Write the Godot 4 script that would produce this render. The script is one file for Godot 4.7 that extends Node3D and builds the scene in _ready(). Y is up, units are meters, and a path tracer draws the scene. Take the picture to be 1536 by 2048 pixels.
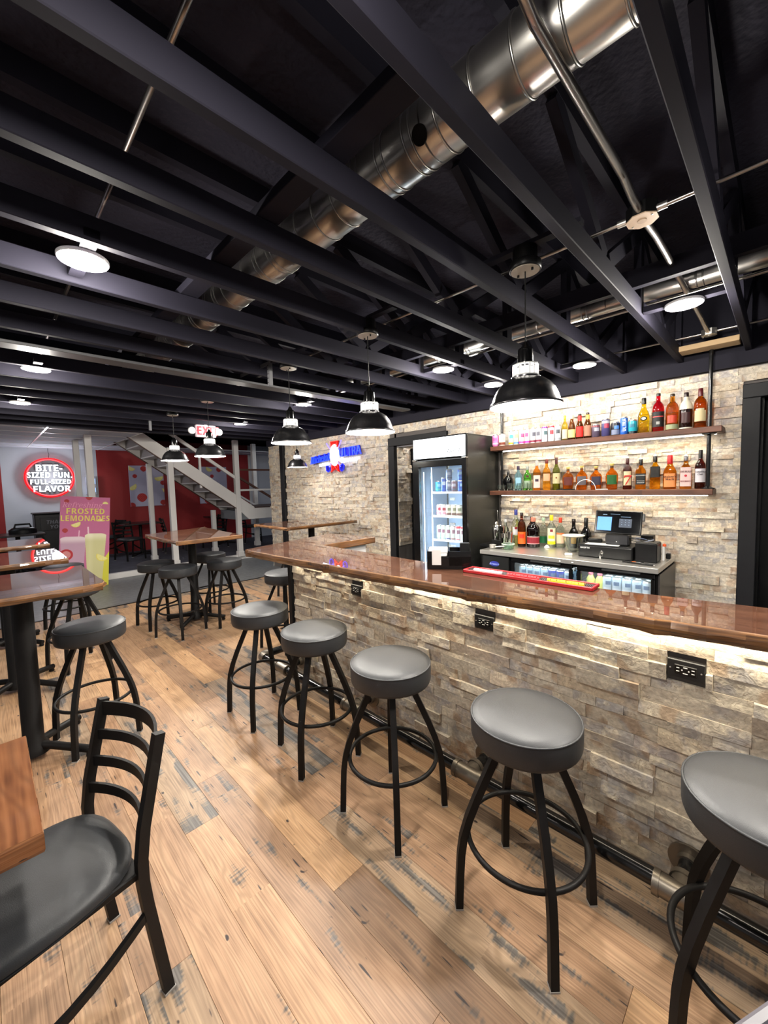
extends Node3D

# ---------------------------------------------------------------- mesh building
class MB:
	var v := PackedVector3Array()
	var n := PackedVector3Array()
	var t := PackedVector2Array()
	var c := PackedColorArray()
	var col := Color.WHITE
	var uo := Vector2.ZERO
	var us := 1.0
	var swap_uv := false

	func uvof(p: Vector3, nn: Vector3) -> Vector2:
		var a := nn.abs()
		var r: Vector2
		if a.y >= a.x and a.y >= a.z:
			r = Vector2(p.x, p.z)
		elif a.z >= a.x:
			r = Vector2(p.x, p.y)
		else:
			r = Vector2(p.z, p.y)
		if swap_uv:
			r = Vector2(r.y, r.x)
		return r * us + uo

	func tri(a: Vector3, b: Vector3, d: Vector3, na: Vector3, nb: Vector3, nd: Vector3, ua: Vector2, ub: Vector2, ud: Vector2) -> void:
		var f := (b - a).cross(d - a)
		if f.dot(na + nb + nd) > 0.0:
			v.append(a); v.append(d); v.append(b)
			n.append(na); n.append(nd); n.append(nb)
			t.append(ua); t.append(ud); t.append(ub)
		else:
			v.append(a); v.append(b); v.append(d)
			n.append(na); n.append(nb); n.append(nd)
			t.append(ua); t.append(ub); t.append(ud)
		c.append(col); c.append(col); c.append(col)

	func ftri(a: Vector3, b: Vector3, d: Vector3, nn: Vector3) -> void:
		tri(a, b, d, nn, nn, nn, uvof(a, nn), uvof(b, nn), uvof(d, nn))

	func quad(a: Vector3, b: Vector3, d: Vector3, e: Vector3, nn: Vector3) -> void:
		ftri(a, b, d, nn)
		ftri(a, d, e, nn)

	func squad(a: Vector3, b: Vector3, d: Vector3, e: Vector3, na: Vector3, nb: Vector3, nd: Vector3, ne: Vector3, ua := Vector2.ZERO, ub := Vector2.ZERO, ud := Vector2.ZERO, ue := Vector2.ZERO) -> void:
		tri(a, b, d, na, nb, nd, ua, ub, ud)
		tri(a, d, e, na, nd, ne, ua, ud, ue)

	func box(ctr: Vector3, size: Vector3, bev := 0.0, bs := Basis()) -> void:
		var h := size / 2.0
		var b := minf(bev, minf(h.x, minf(h.y, h.z)) * 0.9)
		var first := v.size()
		for i in 3:
			var j := (i + 1) % 3
			var k := (i + 2) % 3
			for s in [-1.0, 1.0]:
				var nn := Vector3.ZERO
				nn[i] = s
				var q: Array[Vector3] = []
				for m in [[-1, -1], [1, -1], [1, 1], [-1, 1]]:
					var p := Vector3.ZERO
					p[i] = s * h[i]
					p[j] = m[0] * (h[j] - b)
					p[k] = m[1] * (h[k] - b)
					q.append(p)
				quad(q[0], q[1], q[2], q[3], nn)
		if b > 0.0:
			for i in 3:
				var j := (i + 1) % 3
				var k := (i + 2) % 3
				for si in [-1.0, 1.0]:
					for sj in [-1.0, 1.0]:
						var nn := Vector3.ZERO
						nn[i] = si
						nn[j] = sj
						nn = nn.normalized()
						var q: Array[Vector3] = []
						for m in [[0, -1], [0, 1], [1, 1], [1, -1]]:
							var p := Vector3.ZERO
							p[i] = si * (h[i] - (b if m[0] == 1 else 0.0))
							p[j] = sj * (h[j] - (0.0 if m[0] == 1 else b))
							p[k] = m[1] * (h[k] - b)
							q.append(p)
						quad(q[0], q[1], q[2], q[3], nn)
			for sx in [-1.0, 1.0]:
				for sy in [-1.0, 1.0]:
					for sz in [-1.0, 1.0]:
						var s := Vector3(sx, sy, sz)
						ftri(s * Vector3(h.x, h.y - b, h.z - b), s * Vector3(h.x - b, h.y, h.z - b), s * Vector3(h.x - b, h.y - b, h.z), s.normalized())
		if bs != Basis() or ctr != Vector3.ZERO:
			for i in range(first, v.size()):
				v[i] = ctr + bs * v[i]
				n[i] = bs * n[i]

	# profile of (radius, height); a repeated point makes a sharp edge
	func lathe(pr: Array, seg := 24, ctr := Vector3.ZERO, bs := Basis(), sq := 2.0, zs := 1.0, a0 := 0.0, a1 := TAU) -> void:
		var first := v.size()
		var m := pr.size()
		var sn: Array[Vector2] = []
		for i in m - 1:
			var d: Vector2 = pr[i + 1] - pr[i]
			sn.append(Vector2(d.y, -d.x).normalized())
		var full := a1 - a0 > TAU - 0.001
		for i in m - 1:
			if sn[i] == Vector2.ZERO:
				continue
			var n0 := sn[i]
			var n1 := sn[i]
			if i > 0 and sn[i - 1].dot(sn[i]) > 0.6:
				n0 = (sn[i - 1] + sn[i]).normalized()
			if i < m - 2 and sn[i + 1].dot(sn[i]) > 0.6:
				n1 = (sn[i + 1] + sn[i]).normalized()
			var p0: Vector2 = pr[i]
			var p1: Vector2 = pr[i + 1]
			for k in seg:
				var f0 := float(k) / seg
				var f1 := float(k + 1) / seg
				var q0 := a0 + (a1 - a0) * f0
				var q1 := a0 + (a1 - a0) * f1
				var c0 := Vector3(sin(q0), 0, cos(q0))
				var c1 := Vector3(sin(q1), 0, cos(q1))
				var g0 := 1.0
				var g1 := 1.0
				var h0 := c0
				var h1 := c1
				if sq != 2.0:
					g0 = pow(pow(absf(c0.x), sq) + pow(absf(c0.z), sq), -1.0 / sq)
					g1 = pow(pow(absf(c1.x), sq) + pow(absf(c1.z), sq), -1.0 / sq)
					h0 = Vector3(signf(c0.x) * pow(absf(c0.x * g0), sq - 1.0), 0, signf(c0.z) * pow(absf(c0.z * g0), sq - 1.0)).normalized()
					h1 = Vector3(signf(c1.x) * pow(absf(c1.x * g1), sq - 1.0), 0, signf(c1.z) * pow(absf(c1.z * g1), sq - 1.0)).normalized()
				var S := Vector3(1, 1, zs)
				var T := Vector3(1, 1, 1.0 / zs)
				var A := (c0 * g0 * p0.x + Vector3(0, p0.y, 0)) * S
				var B := (c1 * g1 * p0.x + Vector3(0, p0.y, 0)) * S
				var D := (c1 * g1 * p1.x + Vector3(0, p1.y, 0)) * S
				var E := (c0 * g0 * p1.x + Vector3(0, p1.y, 0)) * S
				var NA := ((h0 * n0.x + Vector3(0, n0.y, 0)) * T).normalized()
				var NB := ((h1 * n0.x + Vector3(0, n0.y, 0)) * T).normalized()
				var ND := ((h1 * n1.x + Vector3(0, n1.y, 0)) * T).normalized()
				var NE := ((h0 * n1.x + Vector3(0, n1.y, 0)) * T).normalized()
				var UA := Vector2(f0, 1.0 - float(i) / (m - 1))
				var UB := Vector2(f1, UA.y)
				var UD := Vector2(f1, 1.0 - float(i + 1) / (m - 1))
				var UE := Vector2(f0, UD.y)
				if p0.x > 1e-6:
					tri(A, B, D, NA, NB, ND, UA, UB, UD)
				if p1.x > 1e-6:
					tri(A, D, E, NA, ND, NE, UA, UD, UE)
		if bs != Basis() or ctr != Vector3.ZERO:
			for i in range(first, v.size()):
				v[i] = ctr + bs * v[i]
				n[i] = (bs * n[i]).normalized()

	func frames(p: Array, closed: bool, up: Vector3) -> Array:
		var out := []
		var m := p.size()
		var side := Vector3.ZERO
		for i in m:
			var a: Vector3 = p[(i - 1 + m) % m] if closed or i > 0 else p[i]
			var b: Vector3 = p[(i + 1) % m] if closed or i < m - 1 else p[i]
			var d := (b - a).normalized()
			if side == Vector3.ZERO:
				side = d.cross(up)
				if side.length() < 0.05:
					side = d.cross(Vector3.RIGHT)
			side = (side - d * side.dot(d)).normalized()
			out.append([d, side, side.cross(d).normalized()])
		return out

	func tube(p: Array, r: float, sides := 10, closed := false, caps := true) -> void:
		var fr := frames(p, closed, Vector3.UP)
		var m := p.size()
		var last := m if closed else m - 1
		var run := 0.0
		for i in last:
			var j := (i + 1) % m
			var L: float = (p[j] - p[i]).length()
			for k in sides:
				var q0 := TAU * k / sides
				var q1 := TAU * (k + 1) / sides
				var a0: Vector3 = fr[i][1] * cos(q0) + fr[i][2] * sin(q0)
				var a1: Vector3 = fr[i][1] * cos(q1) + fr[i][2] * sin(q1)
				var b0: Vector3 = fr[j][1] * cos(q0) + fr[j][2] * sin(q0)
				var b1: Vector3 = fr[j][1] * cos(q1) + fr[j][2] * sin(q1)
				squad(p[i] + a0 * r, p[i] + a1 * r, p[j] + b1 * r, p[j] + b0 * r, a0, a1, b1, b0, Vector2(q0, run), Vector2(q1, run), Vector2(q1, run + L), Vector2(q0, run + L))
			run += L
		if caps and not closed:
			for e in [0, m - 1]:
				var nn: Vector3 = fr[e][0] * (-1.0 if e == 0 else 1.0)
				for k in sides:
					var q0 := TAU * k / sides
					var q1 := TAU * (k + 1) / sides
					ftri(p[e], p[e] + (fr[e][1] * cos(q0) + fr[e][2] * sin(q0)) * r, p[e] + (fr[e][1] * cos(q1) + fr[e][2] * sin(q1)) * r, nn)

	# rectangular bar swept along points; w across (side), h along the other axis
	func bar(p: Array, w: float, h: float, up := Vector3.UP, closed := false) -> void:
		var fr := frames(p, closed, up)
		var m := p.size()
		var last := m if closed else m - 1
		for i in last:
			var j := (i + 1) % m
			var ca := []
			var cb := []
			for s in [[-1, -1], [1, -1], [1, 1], [-1, 1]]:
				ca.append(p[i] + fr[i][1] * (s[0] * w / 2.0) + fr[i][2] * (s[1] * h / 2.0))
				cb.append(p[j] + fr[j][1] * (s[0] * w / 2.0) + fr[j][2] * (s[1] * h / 2.0))
			var nd := [-1, 1, 1, -1]
			for k in 4:
				var l := (k + 1) % 4
				var n0: Vector3 = [-fr[i][2], fr[i][1], fr[i][2], -fr[i][1]][k]
				var n1: Vector3 = [-fr[j][2], fr[j][1], fr[j][2], -fr[j][1]][k]
				squad(ca[k], ca[l], cb[l], cb[k], n0, n0, n1, n1, uvof(ca[k], n0), uvof(ca[l], n0), uvof(cb[l], n0), uvof(cb[k], n0))
			if not closed and i == 0:
				quad(ca[0], ca[1], ca[2], ca[3], -fr[0][0])
			if not closed and j == m - 1:
				quad(cb[0], cb[1], cb[2], cb[3], fr[j][0])

	# polygon (x, y) pushed out along z by depth
	func prism(poly: PackedVector2Array, z0: float, z1: float, xf := Transform3D()) -> void:
		var first := v.size()
		var ix := Geometry2D.triangulate_polygon(poly)
		for i in range(0, ix.size(), 3):
			for e in [[z0, -1.0], [z1, 1.0]]:
				ftri(Vector3(poly[ix[i]].x, poly[ix[i]].y, e[0]), Vector3(poly[ix[i + 1]].x, poly[ix[i + 1]].y, e[0]), Vector3(poly[ix[i + 2]].x, poly[ix[i + 2]].y, e[0]), Vector3(0, 0, e[1]))
		var cw := Geometry2D.is_polygon_clockwise(poly)
		for i in poly.size():
			var a := poly[i]
			var b := poly[(i + 1) % poly.size()]
			var d := (b - a).normalized()
			var nn := Vector3(d.y, -d.x, 0) * (-1.0 if cw else 1.0)
			quad(Vector3(a.x, a.y, z0), Vector3(b.x, b.y, z0), Vector3(b.x, b.y, z1), Vector3(a.x, a.y, z1), nn)
		if xf != Transform3D():
			for i in range(first, v.size()):
				v[i] = xf * v[i]
				n[i] = (xf.basis * n[i]).normalized()

	func torus(R: float, r: float, ctr := Vector3.ZERO, seg := 40, sides := 10, bs := Basis()) -> void:
		var p := []
		for i in seg:
			var a := TAU * i / seg
			p.append(ctr + bs * Vector3(cos(a) * R, 0, sin(a) * R))
		tube(p, r, sides, true)

	func ball(r: float, ctr := Vector3.ZERO, seg := 16, sc := Vector3.ONE) -> void:
		var pr := []
		for i in 9:
			var a := -PI / 2 + PI * i / 8.0
			pr.append(Vector2(maxf(0.0, cos(a) * r), sin(a) * r))
		lathe(pr, seg, ctr, Basis.from_scale(sc))

	func mesh() -> ArrayMesh:
		var m := ArrayMesh.new()
		if v.is_empty():
			return m
		var a := []
		a.resize(Mesh.ARRAY_MAX)
		a[Mesh.ARRAY_VERTEX] = v
		a[Mesh.ARRAY_NORMAL] = n
		a[Mesh.ARRAY_TEX_UV] = t
		a[Mesh.ARRAY_COLOR] = c
		m.add_surface_from_arrays(Mesh.PRIMITIVE_TRIANGLES, a)
		return m

# ---------------------------------------------------------------- scene objects
var rng := RandomNumberGenerator.new()
var taken := {}
var mats := {}

func numbered(called: String) -> String:
	var k: int = taken.get(called, 0)
	taken[called] = k + 1
	return called if k == 0 else "%s_%03d" % [called, k]

func obj(called: String, shape, material: Material, parent: Node3D = null, at := Vector3.ZERO) -> MeshInstance3D:
	var o := MeshInstance3D.new()
	o.mesh = shape.mesh() if shape is MB else shape
	o.material_override = material
	o.position = at
	if parent == null:
		o.name = numbered(called)
		add_child(o)
	else:
		o.name = called
		parent.add_child(o, true)
	return o

func tag(o: Node3D, label: String, category: String, group := "") -> Node3D:
	o.set_meta("label", label)
	o.set_meta("category", category)
	if group:
		o.set_meta("group", group)
	return o

func thing(called: String, label: String, category: String, at := Vector3.ZERO, turn := 0.0, group := "") -> Node3D:
	var o := Node3D.new()
	o.name = numbered(called)
	add_child(o)
	o.position = at
	o.rotation.y = turn
	return tag(o, label, category, group)

func struct_root(called: String, label := "") -> Node3D:
	var o := Node3D.new()
	o.name = numbered(called)
	add_child(o)
	o.set_meta("kind", "structure")
	if label:
		o.set_meta("label", label)
	return o

func struct(called: String, shape, material: Material, label := "") -> MeshInstance3D:
	var o := obj(called, shape, material)
	o.set_meta("kind", "structure")
	if label:
		o.set_meta("label", label)
	return o

func dup(src: Node3D, called: String, at: Vector3, turn: float, label: String, group := "") -> Node3D:
	var r: Node3D = src.duplicate()
	r.name = numbered(called)
	add_child(r)
	r.position = at
	r.rotation.y = turn
	r.set_meta("label", label)
	if group:
		r.set_meta("group", group)
	return r

func mb(us := 1.0, uo := Vector2.ZERO) -> MB:
	var b := MB.new()
	b.us = us
	b.uo = uo
	return b

func bx(ctr: Vector3, size: Vector3, bev := 0.0) -> MB:
	var b := MB.new()
	b.box(ctr, size, bev)
	return b

func lt(pr: Array, seg := 24, ctr := Vector3.ZERO) -> MB:
	var b := MB.new()
	b.lathe(pr, seg, ctr)
	return b

func tb(p: Array, r: float, sides := 10) -> MB:
	var b := MB.new()
	b.tube(p, r, sides)
	return b

func mat(key: String, color := Color.GRAY, rough := 0.6, metal := 0.0) -> StandardMaterial3D:
	if mats.has(key):
		return mats[key]
	var m := StandardMaterial3D.new()
	m.resource_name = key
	m.albedo_color = color
	m.roughness = rough
	m.metallic = metal
	mats[key] = m
	return m

func flat(color: Color, rough := 0.5) -> StandardMaterial3D:
	return mat("c_" + color.to_html() + str(rough), color, rough)

func glow(key: String, color: Color, energy: float) -> StandardMaterial3D:
	var m := mat(key, color, 0.5)
	m.emission_enabled = true
	m.emission = color
	m.emission_energy_multiplier = energy
	return m

func glass(key: String, color: Color, alpha := 0.04, ior := 0.045, rough := 0.02) -> StandardMaterial3D:
	var m := mat(key, Color(color.r, color.g, color.b, alpha), rough)
	m.refraction_enabled = true
	m.refraction_scale = ior
	return m

func text(called: String, words: String, size: float, depth: float, m: Material, parent: Node3D, at: Vector3, turn := Vector3.ZERO, font := "Droid Sans", weight := 700, slant := 0.0, wide := 1.0) -> MeshInstance3D:
	var f := SystemFont.new()
	f.font_names = PackedStringArray([font])
	f.font_weight = weight
	var tm := TextMesh.new()
	tm.text = words
	tm.font = f
	tm.font_size = 48
	tm.pixel_size = size / 36.0
	tm.depth = depth
	tm.curve_step = 4.0
	var o := MeshInstance3D.new()
	o.mesh = tm
	o.material_override = m
	var b := Basis.from_euler(turn)
	o.transform = Transform3D(b * Basis(Vector3(wide, 0, 0), Vector3(slant, 1, 0), Vector3(0, 0, 1)), at)
	o.name = called
	parent.add_child(o, true)
	return o

func omni(parent: Node3D, at: Vector3, energy: float, color: Color, size: float) -> void:
	var l := OmniLight3D.new()
	l.name = "lamp_light"
	l.light_energy = energy
	l.light_color = color
	l.light_size = size
	l.omni_range = 30.0
	l.omni_attenuation = 2.0
	l.shadow_enabled = true
	l.position = at
	parent.add_child(l, true)

func spot(parent: Node3D, at: Vector3, energy: float, color: Color, size: float, angle := 70.0, soft := 1.0) -> void:
	var l := SpotLight3D.new()
	l.name = "lamp_light"
	l.light_energy = energy
	l.light_color = color
	l.light_size = size
	l.spot_range = 30.0
	l.spot_attenuation = 2.0
	l.spot_angle = angle
	l.spot_angle_attenuation = soft
	l.shadow_enabled = true
	l.position = at
	l.rotation.x = -PI / 2
	parent.add_child(l, true)

func area(parent: Node3D, at: Vector3, size: Vector2, energy: float, color: Color, turn: Vector3) -> void:
	var l := AreaLight3D.new()
	l.name = "strip_light"
	l.area_size = size
	l.light_energy = energy
	l.light_color = color
	l.area_range = 30.0
	l.area_attenuation = 2.0
	l.shadow_enabled = true
	l.position = at
	l.rotation = turn
	parent.add_child(l, true)

# ---------------------------------------------------------------- computed textures
func noise_bytes(w: int, h: int, sx: int, sy: int, freq: float, sd: int, oct := 3, kind := FastNoiseLite.TYPE_SIMPLEX_SMOOTH) -> PackedByteArray:
	var f := FastNoiseLite.new()
	f.seed = sd
	f.noise_type = kind
	f.frequency = freq
	f.fractal_octaves = oct
	f.fractal_type = FastNoiseLite.FRACTAL_FBM if oct > 1 else FastNoiseLite.FRACTAL_NONE
	var im := f.get_image(maxi(4, w / sx), maxi(4, h / sy))
	im.convert(Image.FORMAT_L8)
	if sx > 1 or sy > 1:
		im.resize(w, h, Image.INTERPOLATE_CUBIC)
	return im.get_data()

func tex(w: int, h: int, bytes: PackedByteArray, fmt := Image.FORMAT_RGB8) -> ImageTexture:
	var im := Image.create_from_data(w, h, false, fmt, bytes)
	im.generate_mipmaps()
	return ImageTexture.create_from_image(im)

# wood running along the texture's width
func wood(w: int, h: int, sd: int, dark: Color, mid: Color, light: Color, gray: Color, gray_share: float, crack_share: float, ring_k := 0.22) -> ImageTexture:
	var streak := noise_bytes(w, h, 40, 1, 0.12, sd, 3)
	var fine := noise_bytes(w, h, 64, 1, 0.33, sd + 1, 2)
	var warp := noise_bytes(w, h, 12, 2, 0.016, sd + 2, 2)
	var blotch := noise_bytes(w, h, 4, 4, 0.022, sd + 3, 3)
	var weather := noise_bytes(w, h, 6, 2, 0.02, sd + 4, 3)
	var crack := noise_bytes(w, h, 9, 1, 0.05, sd + 5, 2)
	var saw := noise_bytes(w, h, 1, 10, 0.11, sd + 6, 2)
	var knot := noise_bytes(w, h, 3, 2, 0.035, sd + 7, 2)
	var out := PackedByteArray()
	out.resize(w * h * 3)
	var i := 0
	for y in h:
		for x in w:
			var s := streak[i] / 255.0
			var b := blotch[i] / 255.0
			var ring := 0.5 + 0.5 * sin(y * ring_k + warp[i] * 0.075)
			var tt := clampf(0.12 + 0.42 * s + 0.2 * ring * (0.4 + b) + 0.22 * b + 0.16 * (fine[i] / 255.0) - 0.06, 0.0, 1.0)
			var cc := dark.lerp(mid, tt * 2.0) if tt < 0.5 else mid.lerp(light, tt * 2.0 - 1.0)
			cc = cc.lerp(dark, 0.42 * pow(ring, 5.0) * (0.35 + 0.65 * s))
			var g := smoothstep(1.0 - gray_share - 0.09, 1.0 - gray_share + 0.09, weather[i] / 255.0 * 0.8 + saw[i] / 255.0 * 0.2)
			if g > 0.0:
				cc = cc.lerp(gray * (0.55 + 0.75 * s), g * 0.85)
			var kr := smoothstep(1.0 - crack_share, 1.0 - crack_share + 0.05, crack[i] / 255.0)
			var kn := smoothstep(0.955, 0.985, knot[i] / 255.0)
			kr = maxf(kr, kn)
			if kr > 0.0:
				cc = cc.lerp(Color(0.16, 0.14, 0.15), kr * 0.85)
			out[i * 3] = int(clampf(cc.r, 0, 1) * 255)
			out[i * 3 + 1] = int(clampf(cc.g, 0, 1) * 255)
			out[i * 3 + 2] = int(clampf(cc.b, 0, 1) * 255)
			i += 1
	return tex(w, h, out)

# split-face slate: colour and relief
func slate(w: int, sd: int) -> Array:
	var a := noise_bytes(w, w, 2, 2, 0.012, sd, 3)
	var b := noise_bytes(w, w, 2, 2, 0.03, sd + 1, 4)
	var d := noise_bytes(w, w, 1, 1, 0.05, sd + 2, 4)
	var k := noise_bytes(w, w, 2, 2, 0.014, sd + 3, 2)
	var col := PackedByteArray()
	var hgt := PackedByteArray()
	col.resize(w * w * 3)
	hgt.resize(w * w * 3)
	var beige := Color(0.75, 0.71, 0.65)
	var grey := Color(0.65, 0.63, 0.62)
	var rust := Color(0.64, 0.55, 0.465)
	var pale := Color(0.86, 0.82, 0.74)
	var i := 0
	for y in w:
		for x in w:
			var p := a[i] / 255.0
			var q := b[i] / 255.0
			var r := d[i] / 255.0
			# layered, slanting cleavage
			var ph := (x * 0.014 + y * 0.034 + (p - 0.5) * 5.5 + (q - 0.5) * 2.2 + (r - 0.5) * 0.8)
			var lay := ph - floorf(ph)
			var cc := grey.lerp(beige, smoothstep(0.25, 0.6, p))
			cc = cc.lerp(pale, smoothstep(0.55, 0.85, q) * 0.7)
			cc = cc.lerp(rust, smoothstep(0.66, 0.86, k[i] / 255.0) * 0.75)
			var vein := smoothstep(0.86, 1.0, lay) * smoothstep(0.3, 0.6, q)
			cc = cc.lerp(rust * 0.8, vein * 0.65)
			cc = cc * (0.92 + 0.24 * r)
			var hh := clampf(0.22 * lay + 0.42 * q + 0.42 * r, 0, 1)
			col[i * 3] = int(clampf(cc.r, 0, 1) * 255)
			col[i * 3 + 1] = int(clampf(cc.g, 0, 1) * 255)
			col[i * 3 + 2] = int(clampf(cc.b, 0, 1) * 255)
			hgt[i * 3] = int(hh * 255)
			hgt[i * 3 + 1] = hgt[i * 3]
			hgt[i * 3 + 2] = hgt[i * 3]
			i += 1
	return [tex(w, w, col), tex(w, w, hgt)]

func speckle(w: int, sd: int, base: Color, lo: float, hi: float) -> ImageTexture:
	var a := noise_bytes(w, w, 1, 1, 0.35, sd, 2)
	var b := noise_bytes(w, w, 4, 4, 0.05, sd + 1, 3)
	var out := PackedByteArray()
	out.resize(w * w * 3)
	for i in w * w:
		var f := lo + (hi - lo) * (a[i] / 255.0 * 0.75 + b[i] / 255.0 * 0.25)
		out[i * 3] = int(clampf(base.r * f, 0, 1) * 255)
		out[i * 3 + 1] = int(clampf(base.g * f, 0, 1) * 255)
		out[i * 3 + 2] = int(clampf(base.b * f, 0, 1) * 255)
	return tex(w, w, out)

func bump_tex(w: int, sd: int, freq: float, oct: int) -> ImageTexture:
	var a := noise_bytes(w, w, 1, 1, freq, sd, oct)
	return tex(w, w, a, Image.FORMAT_L8)

func tri_tex(m: StandardMaterial3D, scale: float, world := false) -> void:
	m.uv1_triplanar = true
	m.uv1_world_triplanar = world
	m.uv1_scale = Vector3.ONE * scale

# ---------------------------------------------------------------- scene
const WARM := Color(1.0, 0.975, 0.935)
const STRIP := Color(1.0, 0.95, 0.84)
const COOL := Color(0.93, 0.96, 1.0)
const EYE := Vector3(0, 1.55, 0)
const JY := 2.44          # underside of the ceiling trusses
const BZ := -4.0          # face of the stone back wall
const FZ := -1.75         # face of the bar front

func _ready() -> void:
	rng.seed = 7
	var cam := Camera3D.new()
	cam.name = "camera"
	cam.position = EYE
	cam.rotation = Vector3(deg_to_rad(-3.95), deg_to_rad(45.0), deg_to_rad(-1.55))
	cam.fov = rad_to_deg(2.0 * atan(1024.0 / 802.0))
	cam.near = 0.02
	add_child(cam)
	cam.make_current()
	var we := WorldEnvironment.new()
	we.name = "environment"
	var env := Environment.new()
	env.background_mode = Environment.BG_COLOR
	env.background_color = Color.BLACK
	env.tonemap_mode = Environment.TONE_MAPPER_LINEAR
	env.tonemap_exposure = 1.08
	env.sdfgi_enabled = true
	env.ssao_enabled = true
	env.ssil_enabled = true
	we.environment = env
	add_child(we)

	materials()
	floors()
	stone_walls()
	shell()
	trusses()
	ceiling_services()
	far_room()
	bar()
	stools_and_tables()
	pendants()
	downlights()
	back_bar()
	cooler()
	shelf_goods()
	counter_goods()
	bar_goods()
	neon_sign()

var SL: Array

func materials() -> void:
	var m := mat("black_metal", Color(0.085, 0.08, 0.08), 0.5)
	m.metallic_specular = 0.3
	m = mat("vinyl", Color(0.145, 0.153, 0.166), 0.48)
	m.metallic_specular = 0.5
	m.heightmap_enabled = true
	m.heightmap_texture = bump_tex(256, 31, 0.2, 3)
	m.heightmap_scale = 0.03
	tri_tex(m, 8.0)
	m = mat("black_paint", Color(0.118, 0.114, 0.148), 0.65)
	m.metallic_specular = 0.22
	m = mat("deck", Color(0.175, 0.169, 0.208), 0.8)
	m.metallic_specular = 0.2
	m.heightmap_enabled = true
	m.heightmap_texture = bump_tex(256, 5, 0.06, 4)
	m.heightmap_scale = 0.6
	tri_tex(m, 1.5)
	mat("white_paint", Color(0.80, 0.79, 0.78), 0.6)
	mat("wall_white", Color(0.72, 0.73, 0.76), 0.7)
	mat("red_paint", Color(0.55, 0.07, 0.08), 0.6)
	mat("black_trim", Color(0.085, 0.085, 0.095), 0.5).metallic_specular = 0.3
	m = mat("galvanised", Color(0.74, 0.73, 0.71), 0.3, 1.0)
	m.heightmap_enabled = true
	m.heightmap_texture = bump_tex(256, 9, 0.012, 2)
	m.heightmap_scale = 1.0
	tri_tex(m, 1.2)
	mat("conduit", Color(0.7, 0.68, 0.66), 0.28, 1.0)
	mat("steel", Color(0.80, 0.79, 0.77), 0.36, 0.92)
	mat("chrome", Color(0.85, 0.84, 0.82), 0.08, 1.0)
	mat("pipe_black", Color(0.07, 0.07, 0.073), 0.16)
	mat("pipe_fitting", Color(0.52, 0.49, 0.45), 0.38, 0.9)
	mat("gloss_black", Color(0.045, 0.045, 0.048), 0.15)
	mat("shade_black", Color(0.33, 0.33, 0.34), 0.27, 0.9)
	mat("grout", Color(0.34, 0.32, 0.31), 0.9)
	mat("satin_black", Color(0.06, 0.06, 0.063), 0.4).metallic_specular = 0.3
	mat("white_gloss", Color(0.9, 0.9, 0.9), 0.2)
	mat("shade_inside", Color(0.96, 0.96, 0.94), 0.5)
	m = mat("bar_wood", Color.WHITE, 0.6)
	m.metallic_specular = 0.1
	m.albedo_texture = wood(1024, 512, 40, Color(0.13, 0.075, 0.053), Color(0.275, 0.175, 0.128), Color(0.40, 0.275, 0.2), Color(0.3, 0.2, 0.15), 0.06, 0.06)
	m.clearcoat_enabled = true
	m.clearcoat = 1.0
	m.clearcoat_roughness = 0.012
	m = mat("live_edge", Color.WHITE, 0.4)
	m.albedo_texture = wood(512, 256, 47, Color(0.13, 0.07, 0.035), Color(0.43, 0.28, 0.145), Color(0.68, 0.48, 0.26), Color(0.12, 0.08, 0.06), 0.25, 0.12)
	m.clearcoat_enabled = true
	m.clearcoat = 1.0
	m.clearcoat_roughness = 0.08
	m = mat("bar_plank", Color.WHITE, 0.6)
	m.metallic_specular = 0.1
	m.albedo_texture = wood(2048, 512, 41, Color(0.13, 0.075, 0.053), Color(0.275, 0.175, 0.128), Color(0.40, 0.275, 0.2), Color(0.3, 0.2, 0.15), 0.06, 0.06, 0.16)
	m.clearcoat_enabled = true
	m.clearcoat = 1.0
	m.clearcoat_roughness = 0.012
	m = mat("honey_wood", Color.WHITE, 0.5)
	m.metallic_specular = 0.1
	m.albedo_texture = wood(1024, 512, 44, Color(0.22, 0.12, 0.08), Color(0.47, 0.3, 0.19), Color(0.64, 0.45, 0.3), Color(0.3, 0.2, 0.15), 0.04, 0.05, 0.16)
	m.clearcoat_enabled = true
	m.clearcoat = 1.0
	m.clearcoat_roughness = 0.03
	m = mat("shelf_wood", Color.WHITE, 0.5)
	m.albedo_texture = wood(512, 128, 53, Color(0.16, 0.08, 0.05), Color(0.36, 0.21, 0.14), Color(0.5, 0.32, 0.22), Color(0.3, 0.25, 0.22), 0.2, 0.06)
	for k in 4:
		m = mat("plank%d" % k, Color.WHITE, 0.42)
		m.albedo_texture = wood(1024, 192, 100 + k * 17,
			[Color(0.40, 0.30, 0.225), Color(0.37, 0.275, 0.205), Color(0.41, 0.30, 0.215), Color(0.36, 0.29, 0.235)][k],
			[Color(0.70, 0.555, 0.43), Color(0.64, 0.50, 0.385), Color(0.73, 0.58, 0.435), Color(0.635, 0.53, 0.43)][k],
			[Color(0.84, 0.70, 0.55), Color(0.79, 0.645, 0.505), Color(0.87, 0.72, 0.56), Color(0.78, 0.67, 0.55)][k],
			Color(0.37, 0.36, 0.355), [0.12, 0.22, 0.08, 0.38][k], [0.07, 0.10, 0.045, 0.08][k], [0.3, 0.24, 0.2, 0.28][k])
		m.vertex_color_use_as_albedo = true
		m.metallic_specular = 0.4
	m = mat("stone", Color(1.0, 0.995, 0.985), 0.6)
	SL = slate(512, 60)
	m.albedo_texture = SL[0]
	m.vertex_color_use_as_albedo = true
	m.heightmap_enabled = true
	m.heightmap_texture = SL[1]
	m.heightmap_scale = 0.3
	m = mat("grey_floor", Color.WHITE, 0.42)
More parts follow.
